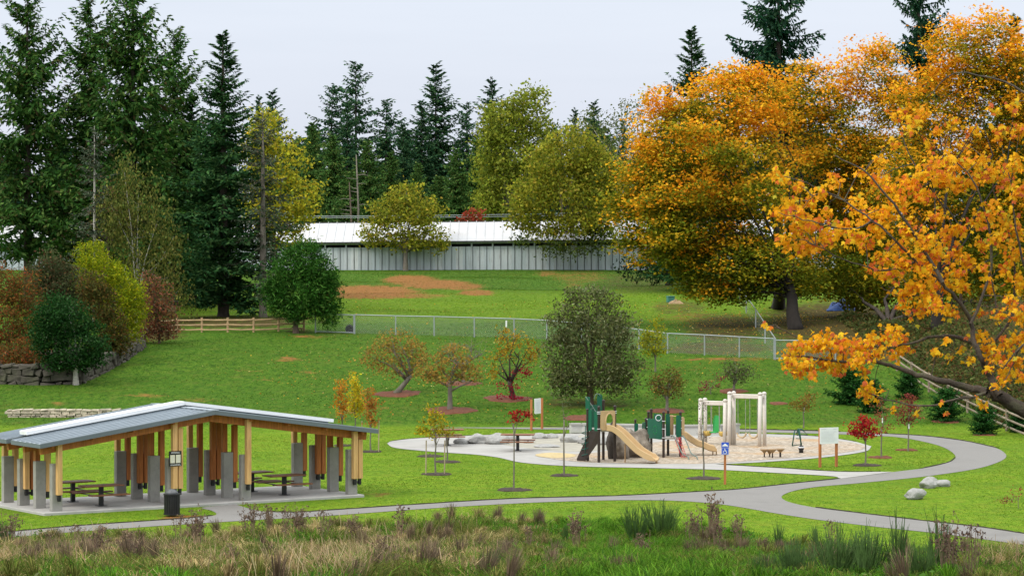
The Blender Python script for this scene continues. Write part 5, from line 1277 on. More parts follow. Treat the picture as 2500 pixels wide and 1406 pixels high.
lf('fruit_tree', 'sparse fruit tree with dark crooked limbs left of the big oval bush', (1250,974), None, [(1225,820,16,18),(1255,835,26,20),(1295,850,28,22),(1215,870,18,16),(1300,880,18,14),(1240,870,16,20),(1210,910,14,14)], [((.42,.28,.025),3),((.34,.19,.02),2),((.2,.17,.03),1)], .15, 6, per=8, sig=.2, seed=53, trunk=.15, bark='bark_dark', group=g, cat='fruit tree', twigs=10, twig_len=1.0, wig=.1, fork=gp(1250,974) + Vector((-.15, 0, 1.0)))
lf('bare_tree', 'almost leafless tree behind the umbrella shaped fruit tree', (1130,936), None, [(1110,845,34,26),(1150,850,40,26),(1180,870,26,22),(1090,860,20,20)], [((.16,.13,.07),3)], .10, .8, per=5, sig=.3, seed=54, trunk=.11, bark='bark_grey', twigs=22, twig_len=1.1, wig=.1, group=g, cat='fruit tree', ntops=4)
lf('red_creeper', 'crimson creeper climbing the trunk of the sparse fruit tree', (1252,972), gp(1250,974).y - .35, [(1272,905,26,10),(1280,912,20,8),(1252,940,7,20),(1228,938,14,5),(1250,968,14,9),(1275,975,16,6),(1225,970,10,5)], [((.30,.012,.035),3),((.22,.012,.03),2),((.40,.02,.03),1)], .12, 6, per=7, sig=.15, seed=55, trunk=0, cat='creeper')
lf('fruit_tree', 'small rounded olive tree behind the second play tower', (1628,1003), None, [(1600,940,22,24),(1630,935,30,28),(1655,945,22,22),(1625,960,32,14),(1640,915,18,14)], [((.13,.12,.025),3),((.18,.13,.03),2),((.09,.09,.02),2),((.25,.15,.04),.8)], .13, 9, per=9, sig=.17, seed=56, trunk=.09, **fk)
lf('fruit_tree', 'small grey green tree above the swing frames', (1792,957), None, [(1775,910,20,20),(1800,905,26,24),(1825,910,16,18),(1800,925,24,14),(1795,885,16,12)], [((.11,.12,.05),3),((.08,.09,.03),2)], .12, 8, per=8, sig=.17, seed=57, trunk=.08, **fk)
lf('young_tree', 'yellow green young tree against the chain link fence right of the oval bush', (1600,907), None, [(1580,830,18,30),(1602,815,16,36),(1612,845,14,28),(1590,855,24,14),(1570,820,10,16)], [((.32,.30,.015),3),((.24,.26,.015),2),((.16,.20,.02),1)], .14, 10, per=8, sig=.18, seed=58, trunk=.05, bark='bark_grey', twigs=3, cat='sapling')
lf('young_tree', 'thin sapling with crimson leaves left of the grey green tree', (1735,962), None, [(1722,938,14,6),(1755,925,12,8),(1718,948,10,5),(1745,945,10,5),(1692,990,10,4)], [((.22,.03,.05),3),((.15,.04,.05),2)], .13, 5, per=6, sig=.14, seed=59, trunk=.025, bark='bark_grey', twigs=4, cat='sapling')

# ---- saplings on the lawn
g = 'young trees planted in the lawn'
sk = dict(group=g, cat='sapling', name='sapling')
def sap(label, base, bl, pal, size=.12, dens=6, seed=0, trunk=.035, bark='bark_grey', per=7, sig=.13, twigs=3, twig_len=.45, stakes=0, tagz=0, **kw):
    b = gp(*base); D = b.y; dens *= 2.4 if dens > 2 else 1
    t = leafy('sapling', label, 'sapling', b, blobs_px(bl, D), pal, size, dens, per=per, sig=sig, seed=seed, trunk=trunk, bark=bark, twigs=twigs, twig_len=twig_len, group=g, **kw)
    for k in range(stakes):
        x = (-.42, .36)[k]; MB().tube([(x, .05, -.1), (x + .02, .05, 1.45)], .026, 6).build('stake', M['stake'], t)
    if tagz: MB().box((.03, -.05, tagz), (.05, .012, .22)).build('tree_tag', M['tag_white'], t)
    return t
YEL = [((.46,.33,.018),3),((.34,.27,.018),2),((.22,.22,.02),1.5)]; ORG = [((.46,.20,.02),3),((.36,.15,.02),2),((.48,.28,.02),1)]
sap('yellow green staked sapling nearest the shelter on the lawn', (1064,1159), [(1058,1000,12,18),(1045,1030,18,14),(1070,1035,16,14),(1050,1055,20,10),(1035,1050,10,8),(1063,1015,12,14),(1080,1050,10,8)], YEL, seed=60, stakes=2)
sap('small sapling just behind the staked yellow one', (1092,1129), [(1085,1040,14,10),(1100,1055,12,9),(1075,1060,10,8)], [((.30,.20,.02),2),((.22,.20,.02),2)], seed=61, dens=4)
sap('thin sapling with a tuft of red leaves and a mulch circle', (1254,1196), [(1252,1018,10,12),(1272,1010,14,6),(1262,1030,8,8),(1285,1014,7,5)], [((.34,.02,.02),3),((.22,.025,.02),2)], seed=62, dens=3.4, trunk=.03)
sap('bare thin sapling below the oval bush, standing in the lawn', (1377,1161), [(1372,985,16,22),(1378,1015,10,16)], [((.14,.14,.06),2)], size=.07, seed=63, dens=1.6, twigs=9, twig_len=.4)
sap('leafless sapling in front of the swing frames', (1718,1168), [(1716,985,7,18),(1715,1030,12,16),(1718,1060,14,14)], [((.09,.06,.05),2)], size=.06, seed=64, dens=1.8, twigs=8, twig_len=.4)
g = 'young trees behind the shelter roof'
sap('slim orange young tree, left of the three behind the shelter', (836,1088), [(830,945,11,22),(832,985,14,22),(838,1010,9,16),(826,965,8,14)], ORG, seed=65, size=.12, dens=8)
sap('bright yellow young tree, tallest of the three behind the shelter', (868,1084), [(867,935,7,24),(864,970,16,20),(872,990,18,16),(866,1005,14,14),(876,960,10,14)], [((.52,.42,.02),3),((.40,.34,.02),2),((.48,.28,.02),1)], seed=66, size=.13, dens=8)
sap('rusty orange young tree, right of the three behind the shelter', (905,1104), [(903,965,14,18),(912,985,16,20),(900,1005,14,20),(908,1030,11,14)], [((.40,.16,.03),3),((.30,.13,.03),2),((.36,.20,.03),1)], seed=67, size=.12, dens=8, stakes=2)
g = 'young trees right of the playground'
sap('vivid red young maple beside the white information board', (2113,1137), [(2110,1030,24,10),(2090,1045,20,8),(2130,1050,20,10),(2110,1050,26,14),(2115,1065,20,8),(2085,1058,12,5),(2105,1018,10,6)], [((.36,.012,.018),3),((.26,.012,.02),2),((.42,.03,.02),1)], seed=68, dens=9, size=.11, flat_=.4)
sap('dusky red young maple with a white tag farthest right', (2217,1101), [(2215,985,18,14),(2205,1000,24,10),(2230,1000,18,10),(2215,1015,26,10),(2222,970,10,10),(2210,1030,14,8)], [((.22,.04,.035),3),((.16,.05,.035),2),((.26,.09,.04),1)], seed=69, dens=6, size=.11, tagz=1.15)
sap('sparse rusty young maple with a white tag between two red ones', (2152,1118), [(2150,985,14,14),(2160,1010,18,14),(2148,1030,16,12),(2165,1040,12,10)], [((.26,.08,.04),3),((.18,.08,.04),2)], seed=70, dens=3.6, size=.10, tagz=1.7)
sap('olive brown sapling with a white tag behind the tilted spinner', (1962,1045), [(1945,980,20,7),(1970,975,18,10),(1985,965,14,8),(1955,995,20,6),(1975,990,16,6),(1930,990,12,5)], [((.22,.16,.03),3),((.26,.13,.03),1.5)], seed=71, dens=5, size=.11, tagz=.95)
sap('tiny leafless red twigged seedling on the lawn at the right edge', (2486,1240), [(2470,1212,12,10),(2490,1205,8,12),(2452,1222,10,4)], [((.30,.06,.04),2),((.16,.07,.05),2)], size=.07, seed=72, dens=2, trunk=.012, twigs=8, twig_len=.25)
g = 'young conifers along the right hand fence'
for px, py, ty, sx, lb in [(2078,985,900,1.25,'broad young fir behind the orange maple branch on the right lawn'),(2128,1006,925,1.0,'young fir directly behind the hanging cluster of orange leaves'),(2218,972,905,1.15,'young fir next to the upper part of the grey rail fence'),(2308,1028,948,1.15,'dark young fir in a mulch circle beside the grey rail fence'),(2402,1061,992,1.2,'young fir below the middle of the grey rail fence'),(2492,1055,985,1.1,'young fir cut by the right picture edge')]:
    b = gp(px, py); h_ = top_h(b, px, ty); yt = conifer('young_fir', lb, b, h_, cm_small, 2, .035, g, sx=sx*(2/ h_)**.0, rz=px)
    MB().box((.12, -.30, h_*.55), (.06, .012, .20)).build('tree_tag', M['tag_white'], yt).rotation_euler = (0, 0, -px)
for px, py in ((1605,893),(1628,975),(2237,957),(2225,1030)):
    pass

# ---- bramble bank on the right and leaf litter
rng = np.random.default_rng(123); n = 26000; y = rng.uniform(146, 208, n); x = 24.8 - .055*(y - 150) + .6 + rng.gamma(1.6, 2.2, n); z = H(x, y)
hh = .75*(.6 + .5*np.sin(x*1.3 + y*.35) * np.sin(y*.7 + 1)) * sm(.4, 2, x - (24.8 - .055*(y - 150)))
P = np.stack([x, y, z + hh*rng.uniform(.1, 1.1, n)], 1); v, f = leaf_cards(P, .24, rng, .7, .6)
tag(link('bramble_bank', npmesh('bramble_bank', v, f, np.repeat(np.clip(pick([((.06,.085,.022),4),((.11,.125,.035),3),((.17,.12,.035),1.3),((.10,.055,.025),.8)], n, rng, .25), .003, 1), 4, 0)), M['leaf']), 'tangled bramble thicket on the bank behind the grey rail fence', 'brambles', kind='stuff')
n = 3600; px_ = np.concatenate([rng.normal(1850, 190, n//2), rng.normal(1150, 260, n//4), rng.uniform(700, 2300, n//4)]); D_ = np.concatenate([rng.normal(208, 16, n//2), rng.normal(175, 9, n//4), rng.uniform(156, 240, n//4)])
m_ = (D_ > 158) & (D_ < 280); px_, D_ = px_[m_], D_[m_]; x = (px_ - 1250)/F*D_; P = np.stack([x, D_, H(x, D_) + .05], 1); v, f = leaf_cards(P, .105, rng, 2.0, .8)
tag(link('fallen_leaves', npmesh('fallen_leaves', v, f, np.repeat(pick([((.50,.30,.04),2),((.36,.19,.04),2),((.45,.38,.15),1)], len(P), rng, .2), 4, 0)), M['leaf']), 'scattered yellow fallen leaves on the grass slope', 'fallen leaves', kind='stuff')
# ------------------------------------------------------------------ near maple reaching in from the right
rng = np.random.default_rng(900); MD = 58.0
mb_base = Vector((at(2700, 900, MD).x, MD + 1.0, hz(at(2700, 900, MD).x, MD + 1.0)))
nm = thing('near_maple', 'near maple with large golden leaves, its branches reaching in from the right edge', 'tree', mb_base)
def q3(px, py, dy=0): return at(px, py, MD + dy)
BR = [  # photo polylines: (points, start radius, end radius, depth offset)
 ([(2700,1500),(2690,1250),(2640,1090),(2560,1020)], .30, .17, .6), ([(2560,1020),(2500,1002),(2440,966),(2412,956)], .155, .12, .3), ([(2640,1090),(2600,800),(2570,500),(2540,250)], .16, .04, .8),
 ([(2440,966),(2414,915),(2398,880),(2380,838),(2370,790),(2345,740),(2300,690)], .075, .032, .0), ([(2300,690),(2240,640),(2190,590),(2130,540),(2060,490),(1990,455),(1900,425)], .032, .009, -.4),
 ([(2412,956),(2360,945),(2300,928),(2240,914),(2188,895),(2140,884),(2060,880),(1950,868)], .085, .018, .0), ([(2380,838),(2330,822),(2280,822),(2220,838),(2160,850)], .05, .016, .4), ([(2412,956),(2380,968),(2330,976),(2270,990),(2200,985),(2120,962)], .035, .010, -.3),
 ([(2300,690),(2250,600),(2180,500),(2110,420),(2040,380)], .04, .010, -.8), ([(2345,740),(2340,620),(2300,500),(2230,400),(2190,300)], .032, .008, .5), ([(2370,790),(2420,650),(2400,500),(2360,420),(2300,380)], .034, .009, -.3),
 ([(2398,880),(2470,760),(2470,600),(2430,480),(2420,400)], .034, .009, .6), ([(2600,800),(2520,700),(2480,560),(2470,450)], .04, .010, -.2), ([(2160,850),(2060,835),(1980,850),(1920,872)], .02, .008, .3), ([(1990,850),(1930,815),(1880,795),(1862,800)], .014, .006, .2), ([(2130,540),(2080,560),(1980,540),(1900,520)], .022, .007, -.6),
 ([(2240,640),(2160,660),(2080,640),(1990,600)], .024, .007, -.2), ([(2300,690),(2250,720),(2190,720),(2150,700)], .024, .007, .1), ([(2600,800),(2540,820),(2490,850),(2450,900)], .04, .012, -.4), ([(2490,850),(2470,900),(2450,930)], .016, .006, -.5),
 ([(2440,800),(2425,700),(2418,610),(2422,600)], .018, .008, .2), ([(2060,490),(2000,470),(1950,520)], .012, .005, -.4), ([(2540,250),(2450,200),(2330,180),(2260,240)], .03, .008, .9)]
wood = MB()
pol = []
for pts, r0, r1, dy in BR:
    P = [q3(x, y, dy + .15*math.sin(i*1.9)) for i, (x, y) in enumerate(pts)]
    P = smooth_poly(P, False, 4); P = [p + Vector(rng.normal(0, .012, 3)) for p in P]; n = len(P)
    wood.tube(P, [r0 + (r1 - r0)*(i/(n-1))**.8 for i in range(n)], 7, False); pol.append((P, r0, r1))
CL = [(1930,872,26),(1952,850,28),(1985,838,30),(2020,832,28),(2055,842,30),(2095,850,30),(2130,838,28),(2165,822,30),(2195,820,26),(1975,890,26),(2010,885,30),(2050,890,28),(2095,880,24),(2140,868,22),(2205,850,22),(1950,905,18),(1930,888,20),(2180,870,18),(2110,905,16),(1985,915,14),
 (2118,945,20),(2130,960,16),(2105,965,16),(2150,950,10),(1880,800,9),(1865,790,7),
 (1895,425,18),(1915,440,18),(1905,520,26),(1935,505,26),(1960,530,28),(1985,550,28),(1945,560,24),(1925,590,24),(1960,605,26),(1990,600,24),(2030,570,28),(2060,555,26),(2085,580,24),(2020,520,22),(1975,490,22),(1950,455,20),(2010,470,20),(2040,440,22),
 (2090,500,28),(2120,530,28),(2145,560,26),(2110,590,26),(2160,520,26),(2195,500,28),(2175,460,26),(2140,440,22),(2220,450,28),(2250,425,28),(2285,405,28),(2320,395,26),(2355,400,28),(2300,440,28),(2250,480,26),(2340,450,28),(2385,440,26),(2390,395,22),(2420,420,26),(2455,440,28),(2480,400,26),(2490,470,28),
 (2220,560,28),(2255,590,28),(2190,600,26),(2160,630,24),(2135,655,22),(2175,670,24),(2210,650,28),(2245,640,28),(2285,620,28),(2270,660,26),(2310,580,28),(2340,560,26),(2290,530,24),(2330,620,26),(2230,700,26),(2200,720,22),(2260,720,28),(2300,700,26),(2330,670,26),(2365,640,24),(2245,755,26),(2285,745,26),(2210,745,18),(2320,760,20),(2350,700,22),
 (2390,540,26),(2420,510,26),(2450,540,28),(2485,560,28),(2440,580,26),(2400,600,22),(2480,620,28),(2455,660,22),(2490,690,26),(2470,740,24),(2440,770,20),(2490,770,24),(2420,700,20),(2400,660,18),(2390,760,16),
 (2410,850,22),(2390,820,18),(2430,870,20),(2460,840,24),(2490,830,26),(2480,880,24),(2495,920,22),(2455,910,22),(2440,935,16),(2415,900,12),(2350,850,12),(2310,830,12),(2370,880,10),(2290,860,14),(2320,870,10),
 (2190,285,18),(2210,270,18),(2235,300,16),(2250,280,18),(2220,315,18),(2165,270,10),(2290,320,16),(2330,300,18),(2380,320,20),(2440,330,24),(2490,320,26),(2470,260,20),(2420,270,16),(2350,350,18),(2270,350,14),(2180,350,14),(2150,390,14),(2100,420,14),
 (2385,975,10),(2300,985,8),(2400,990,14),(2310,1010,6),(2240,1010,8),(2180,1000,10)]
half = [(0,-.30),(.26,-.36),(.24,-.19),(.52,-.16),(.43,.0),(.64,.27),(.37,.25),(.20,.22),(.23,.50),(0,.80)]
outl = np.array(half + [(-x, y) for x, y in half[-2:0:-1]]); m_ = len(outl)
leafv = np.concatenate([[[0, .05]], outl]); leafz = -.22*np.abs(leafv[:, 0]) - .15*leafv[:, 1]**2
cent = []; tw = MB()
for i, (cx, cy, r_) in enumerate(CL):
    dy = rng.normal(0, .55); c0 = q3(cx, cy, dy); k = r_*MD/F
    best = min(((p, (p - c0).length) for P, a, b in pol for p in P), key=lambda t: t[1])[0]
    e = c0 + Vector((0, 0, .04)); md_ = best.lerp(e, .55) + Vector((rng.normal(0, .04), rng.normal(0, .04), .05))
    if (best - e).length < 1.9: tw.tube([best, md_, e], [.011, .008, .004], 4, False)
    nl = max(5, int(r_*r_*.086)); g_ = rng.normal(size=(nl, 3))*np.array([.52, .6, .45])*k
    cent.append(np.array(c0)[None] + g_)
wood.v_n = 0
C_ = np.concatenate(cent); n = len(C_)
t = unit(rng.normal(size=(n, 3))*np.array([.8, .6, .45]) + np.array([-.25, -.1, -.75])); nr = rng.normal(size=(n, 3)) + np.array([-.2, -.75, .75]); b = unit(np.cross(t, nr)); nr = np.cross(b, t)
sz = rng.uniform(.085, .165, n)[:, None, None]*.70
V_ = C_[:, None] + sz*(b[:, None]*leafv[None, :, 0, None] + t[:, None]*leafv[None, :, 1, None] + nr[:, None]*leafz[None, :, None]*rng.uniform(.3, 2.0, (n, 1, 1)))
base_i = (np.arange(n)*(m_ + 1))[:, None]; tri = np.array([(0, 1 + j, 1 + (j + 1) % m_) for j in range(m_)])
F_ = (base_i[:, :, None] + tri[None]).reshape(-1, 3)
nz = wob(C_, 1.3)[:, None]
colr = pick([((.78,.42,.013),4),((.74,.32,.014),3),((.66,.18,.03),1.5),((.80,.51,.022),2),((.5,.44,.04),.5),((.58,.14,.05),.6)], n, rng, .10)*(1 + .12*nz)
V_ = V_.reshape(-1, 3) - np.array(mb_base)
link('crown', npmesh('near_maple_crown', V_, F_, np.repeat(colr, m_ + 1, 0)), M['leaf'], nm)
wood.add(tw.v, tw.f); wood.build('trunk', M['bark_moss'], nm, mb_base, smooth=True)

# ------------------------------------------------------------------ rough meadow on the near bank
rng = np.random.default_rng(321)
YB = [(-400,1306),(-200,1304),(0,1302),(200,1313),(400,1302),(600,1290),(800,1281),(1000,1269),(1250,1271),(1450,1272),(1600,1284),(1760,1294),(1850,1310),(2000,1330),(2200,1352),(2400,1350),(2500,1346),(2900,1350)]
ybx, yby = zip(*YB)
# short blades all over the mown grass
def inside(x, y, poly):
    px = np.array([p.x for p in poly]); py = np.array([p.y for p in poly]); r = np.zeros(len(x), bool); j = len(px) - 1
    for i in range(len(px)):
        k = ((py[i] > y) != (py[j] > y)) & (x < (px[j] - px[i])*(y - py[i])/(py[j] - py[i] + 1e-12) + px[i]); r ^= k; j = i
    return r
slab_ = [loc2(-.7, -.45), loc2(12.75, -.45), loc2(12.75, 5.15), loc2(-.7, 5.15)]
def scatter(n, d0=54, d1=112):
    D = np.sqrt(rng.uniform(d0**2, d1**2, n)); px = rng.uniform(-260, 2760, n); x = (px - 1250)/F*D; z = H(x, D); px, py = proj(x, D, z); return x, D, z, px, py
def n2(x, y, k, s=0): return (np.sin(x*k + s + 1.3*np.sin(y*k*.7 + s*2)) + np.sin(y*k*1.1 - x*k*.6 + s*3.1 + 1.2*np.sin(x*k*.9)))*.5
def blades(n, wmul, hfun, cfun, mask, lean, name, label, wid=.011):
    x, y, z, px, py = scatter(n); e = py - np.interp(px, ybx, yby) + 11*n2(x, y, .9, 2) + rng.normal(0, 6, n); k = mask(x, y, px, py, e); k[k] = ~(inside(x[k], y[k], asph) | inside(x[k], y[k], slab_))
    x, y, z, px, py, e = (a[k] for a in (x, y, z, px, py, e)); n = len(x); h = hfun(x, y, px, py, e)
    az = rng.uniform(0, 2*math.pi, n); wd = np.stack([np.cos(az), np.sin(az)*.4, 0*az], 1)*(wid*rng.uniform(.6, 1.5, n))[:, None]
    kl = lean*rng.uniform(.4, 1.9, n); ln = np.stack([n2(x, y, 1.6, 5)*1.0 + rng.normal(0, .55, n) - .1, n2(x, y, 1.9, 9)*.8 + rng.normal(0, .4, n), 0*x], 1)*(h*kl)[:, None]; lean = np.clip(kl, 0, 1.9)
    p = np.stack([x, y, z - .02], 1); up = np.stack([0*h, 0*h, h], 1)
    m1 = p + up*.5 + ln*.22; m2 = p + up*(.85 - .08*lean)[:, None] + ln*.62; tp = p + up*(1 - .30*lean)[:, None] + ln*1.05
    V = np.stack([p - wd, p + wd, m1 + wd*.9, m1 - wd*.9, m2 + wd*.6, m2 - wd*.6, tp], 1).reshape(-1, 3)
    b = np.arange(n)[:, None]*7; Fq = np.concatenate([b + np.array([0, 1, 2]), b + np.array([0, 2, 3]), b + np.array([3, 2, 4]), b + np.array([3, 4, 5]), b + np.array([5, 4, 6])])
    c = cfun(x, y, px, py, e, n)
    return V, Fq, np.repeat(np.clip(c, .004, .9), 7, 0)
STRAW = [((.42,.32,.14),3),((.30,.225,.10),3),((.18,.14,.06),1.6),((.52,.42,.21),1.2)]; OLV = [((.13,.15,.03),3),((.18,.17,.045),2),((.075,.095,.02),2.5)]; GRN = [((.075,.19,.012),3),((.12,.24,.02),2),((.040,.105,.012),2)]
def c_meadow(x, y, px, py, e, n):
    s = pick(STRAW, n, rng, .2); o = pick(OLV, n, rng, .2); g = pick(GRN, n, rng, .2)
    w_ = .12 + .6*n2(x, y, .75, 1) + .45*n2(x, y, 2.2, 4) - 1.0*sm(1150, 1600, px)*(1 - .7*sm(2250, 2450, px)) + .14*(1 - sm(300, 700, px))*0 + rng.normal(0, .22, n) - .35*np.clip(1 - e/22, 0, 1)
    gr = .34 + .6*n2(x, y, .6, 7) + .3*n2(x, y, 1.9, 8) + .45*sm(1200, 1600, px)*(1 - sm(2250, 2450, px)) + .3*sm(350, 60, px)*0 + .5*np.clip(1 - e/25, 0, 1)
    r_ = rng.uniform(0, 1, n); c = np.where((r_ < gr)[:, None], g, o); return np.where((w_ > .5)[:, None], s, c)
def h_meadow(x, y, px, py, e): return (.15 + .50*np.clip(e/26, 0, 1)*(.75 + .75*np.clip(n2(x, y, 1.0, 3) + .5*n2(x, y, 2.7, 6), -.8, 1))*(1 - .35*sm(1500, 1900, px)*(1 - sm(2150, 2400, px))))*rng.uniform(.55, 1.25, len(x))
V, Fq, Cc = blades(340000, 1, lambda *a: .72*h_meadow(*a), c_meadow, lambda x, y, px, py, e: (e > 0) & (rng.uniform(0, 1, len(x)) < np.clip(.35 + e/40, 0, 1)), .95, '', '', .0085)
ph = [(V, Fq, Cc)]
# tussocks: arching blades around a centre, each with its own tone
x, y, z, px, py = scatter(3600); e = py - np.interp(px, ybx, yby) + 8*n2(x, y, .9, 2); k = (e > 2) & (rng.uniform(0, 1, len(x)) < np.clip(.25 + e/50, 0, 1)) & ~inside(x, y - .2, asph) & ~inside(x, y, asph) & ~inside(x, y, slab_); x, y, z, px, e = (a[k] for a in (x, y, z, px, e)); nt_ = len(x)
right = sm(1150, 1500, px)*(1 - .55*sm(2300, 2480, px)); u_ = rng.uniform(0, 1, nt_) + .45*n2(x, y, .7, 15)
typ = np.where(u_ < .24 + .62*right, 2, np.where(u_ < .64 + .42*right, 1, np.where(u_ < .95, 0, 3)))     # 0 straw 1 olive 2 green 3 brown stalks
nb = 120; TH = (.26 + .34*rng.uniform(0, 1, nt_)**1.5)*np.clip(.6 + e/30, .6, 1)*np.where(typ == 3, 1.35, 1)*np.where(typ == 2, .8, 1); TR = rng.uniform(.18, .42, nt_)*np.where(typ == 3, .7, 1)
I = np.repeat(np.arange(nt_), nb); n = len(I); az = rng.uniform(0, 2*math.pi, n); q = rng.uniform(0, 1, n)**.6; h = TH[I]*rng.uniform(.6, 1.2, n); rad = TR[I]*q
p = np.stack([x[I] + .35*rad*np.cos(az), y[I] + .35*rad*np.sin(az), z[I] - .02], 1); o2 = np.stack([np.cos(az)*rad, np.sin(az)*rad, 0*az], 1); o2[:, 0] += (.20*n2(x, y, .5, 9)*TH)[I]
stiff = (typ == 3)[I]; fall = np.where(stiff, .05, .42)*q*h
wd = np.stack([np.cos(az + 1.57), np.sin(az + 1.57)*.4, 0*az], 1)*(np.where(stiff, .006, .0085)*rng.uniform(.6, 1.4, n))[:, None]
up = np.stack([0*h, 0*h, h], 1); dn = np.stack([0*h, 0*h, fall], 1); m1 = p + up*.55 + o2*.35; m2 = p + up*.92 + o2*.85 - dn*.35; tp = p + up + o2*1.45 - dn
V3_ = np.stack([p - wd, p + wd, m1 + wd*.9, m1 - wd*.9, m2 + wd*.6, m2 - wd*.6, tp], 1).reshape(-1, 3); b_ = np.arange(n)[:, None]*7
F3_ = np.concatenate([b_ + np.array(t_) for t_ in ([0,1,2],[0,2,3],[3,2,4],[3,4,5],[5,4,6])])
pals = [STRAW, OLV, GRN, [((.16,.115,.075),3),((.22,.16,.10),2),((.10,.075,.05),2)]]; C3_ = np.zeros((n, 3)); tone = rng.normal(0, .16, nt_)
for t_ in range(4):
    m3 = typ[I] == t_; C3_[m3] = pick(pals[t_], int(m3.sum()), rng, .16)
C3_ = np.repeat(np.clip(C3_*(1 + tone[I])[:, None], .004, .9), 7, 0)
# tall pale seed grass
V2, F2, C2 = blades(32000, 1, lambda x, y, px, py, e: rng.uniform(.45, .95, len(x)), lambda x, y, px, py, e, n: pick([((.46,.34,.20),3),((.40,.27,.17),2),((.36,.28,.13),2)], n, rng, .15), lambda x, y, px, py, e: (e > 16) & (n2(x, y, .8, 11) + .4*n2(x, y, 2.1, 3) > .30 + 1.3*sm(1150, 1500, px)*(1 - sm(2250, 2480, px))), .5, '', '', .006)
off = len(V); tag(link('rough_meadow', npmesh('rough_meadow', np.concatenate([V, V2, V3_]), np.concatenate([Fq, F2 + off, F3_ + off + len(V2)]), np.concatenate([Cc, C2, C3_])), M['blade']), 'unmown straw and olive grass covering the near bank', 'meadow grass', kind='stuff')
# the mown lawn
def lawn(n, d0, d1, h, w_, seed, name, label):
    r2 = np.random.default_rng(seed); D = np.sqrt(r2.uniform(d0**2, d1**2, n)); px = r2.uniform(-200, 2700, n); x = (px - 1250)/F*D; y = D; z = H(x, y); qx, qy = proj(x, y, z); jx, jy = x + r2.normal(0, .05, n), y + r2.normal(0, .09, n)
    k = ~(inside(jx, jy, asph) | inside(jx, jy, conc) | inside(x, y, slab_)) & (x < 24.8 - .055*(y - 150) + .8)
    if d0 < 120: k &= (qy - np.interp(qx, ybx, yby) < 20)
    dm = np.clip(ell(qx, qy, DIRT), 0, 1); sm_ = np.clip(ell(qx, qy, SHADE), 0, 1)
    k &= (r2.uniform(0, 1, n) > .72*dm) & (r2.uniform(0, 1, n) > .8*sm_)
    x, y, z, dm, qy = (a[k] for a in (x, y, z, dm, qy)); n = len(x)
    az = r2.uniform(0, 6.283, n); wd = np.stack([np.cos(az), np.sin(az)*.5, 0*az], 1)*(w_*r2.uniform(.6, 1.5, n))[:, None]; p = np.stack([x, y, z - .01], 1)
    pat = n2(x, y, .55, 3)*.6 + n2(x, y, 1.7, 8)*.45 + r2.normal(0, .15, n)
    tp = p + np.stack([r2.normal(0, h*.6, n), r2.normal(0, h*.6, n), h*r2.uniform(.5, 1.4, n)*(1 + .35*pat)], 1)
    V = np.stack([p - wd, p + wd, tp], 1).reshape(-1, 3)
    if d0 < 120: c = pick([((.115,.215,.010),3),((.155,.255,.014),2),((.070,.150,.010),2),((.22,.25,.03),1)], n, r2, .08)
    else:
        lw_ = ((y > 208) & (y < 255))[:, None]
        c = np.where(lw_, pick([((.115,.22,.010),3),((.15,.25,.016),2)], n, r2, .08), pick([((.050,.120,.010),3),((.078,.160,.014),2),((.030,.080,.008),2),((.13,.15,.03),.8)], n, r2, .08))
    big = n2(x, y, .23, 12) + .6*n2(x*1.0, y*.5, .62, 4); c = c*(1 + .10*np.clip(pat, -1.2, 1.2) +   .24*np.clip(big, -1.2, 1.2))[:, None]; ye = np.clip(n2(x, y, .41, 31)*.8 + .5*n2(x, y, 1.2, 33) - .25, 0, .8)[:, None]; c = c*(1 - ye) + ye*np.array([.21, .235, .03])*(1 if d0 < 120 else .62); br = (r2.uniform(0, 1, n) < dm*.8)[:, None]; c = np.where(br, pick([((.34,.17,.06),2),((.24,.12,.04),1)], n, r2, .08), c)
    tag(link(name, npmesh(name, V, np.arange(3*n).reshape(n, 3), np.repeat(np.clip(c, .004, .9), 3, 0)), M['blade']), label, 'grass', kind='stuff')
lawn(360000, 92, 157, .024, .030, 5, 'lawn_grass', 'short mown grass of the flat lawn')
lawn(360000, 156, 303, .036, .048, 6, 'hill_grass', 'darker grass of the slope and the field above it')

# broad leaved green weeds low in the meadow
x, y, z, px, py = scatter(9000); e = py - np.interp(px, ybx, yby); k = (e > 4) & ~inside(x, y, asph) & (n2(x, y, .9, 21) + .5*n2(x, y, 2.4, 2) > .25 - .4*sm(1500, 1900, px)); x, y, z = x[k], y[k], z[k]
P = np.repeat(np.stack([x, y, z + .12], 1), 5, 0) + rng.normal(0, 1, (len(x)*5, 3))*np.array([.16, .16, .08]); v, f = leaf_cards(P, .14, rng, .9, .45)
tag(link('green_weeds', npmesh('green_weeds', v, f, np.repeat(np.clip(pick([((.05,.16,.02),3),((.09,.21,.03),2),((.13,.17,.05),1)], len(P), rng, .2), .004, 1), 4, 0)), M['leaf']), 'low broad leaved green weeds among the rough grass', 'weeds', kind='stuff')

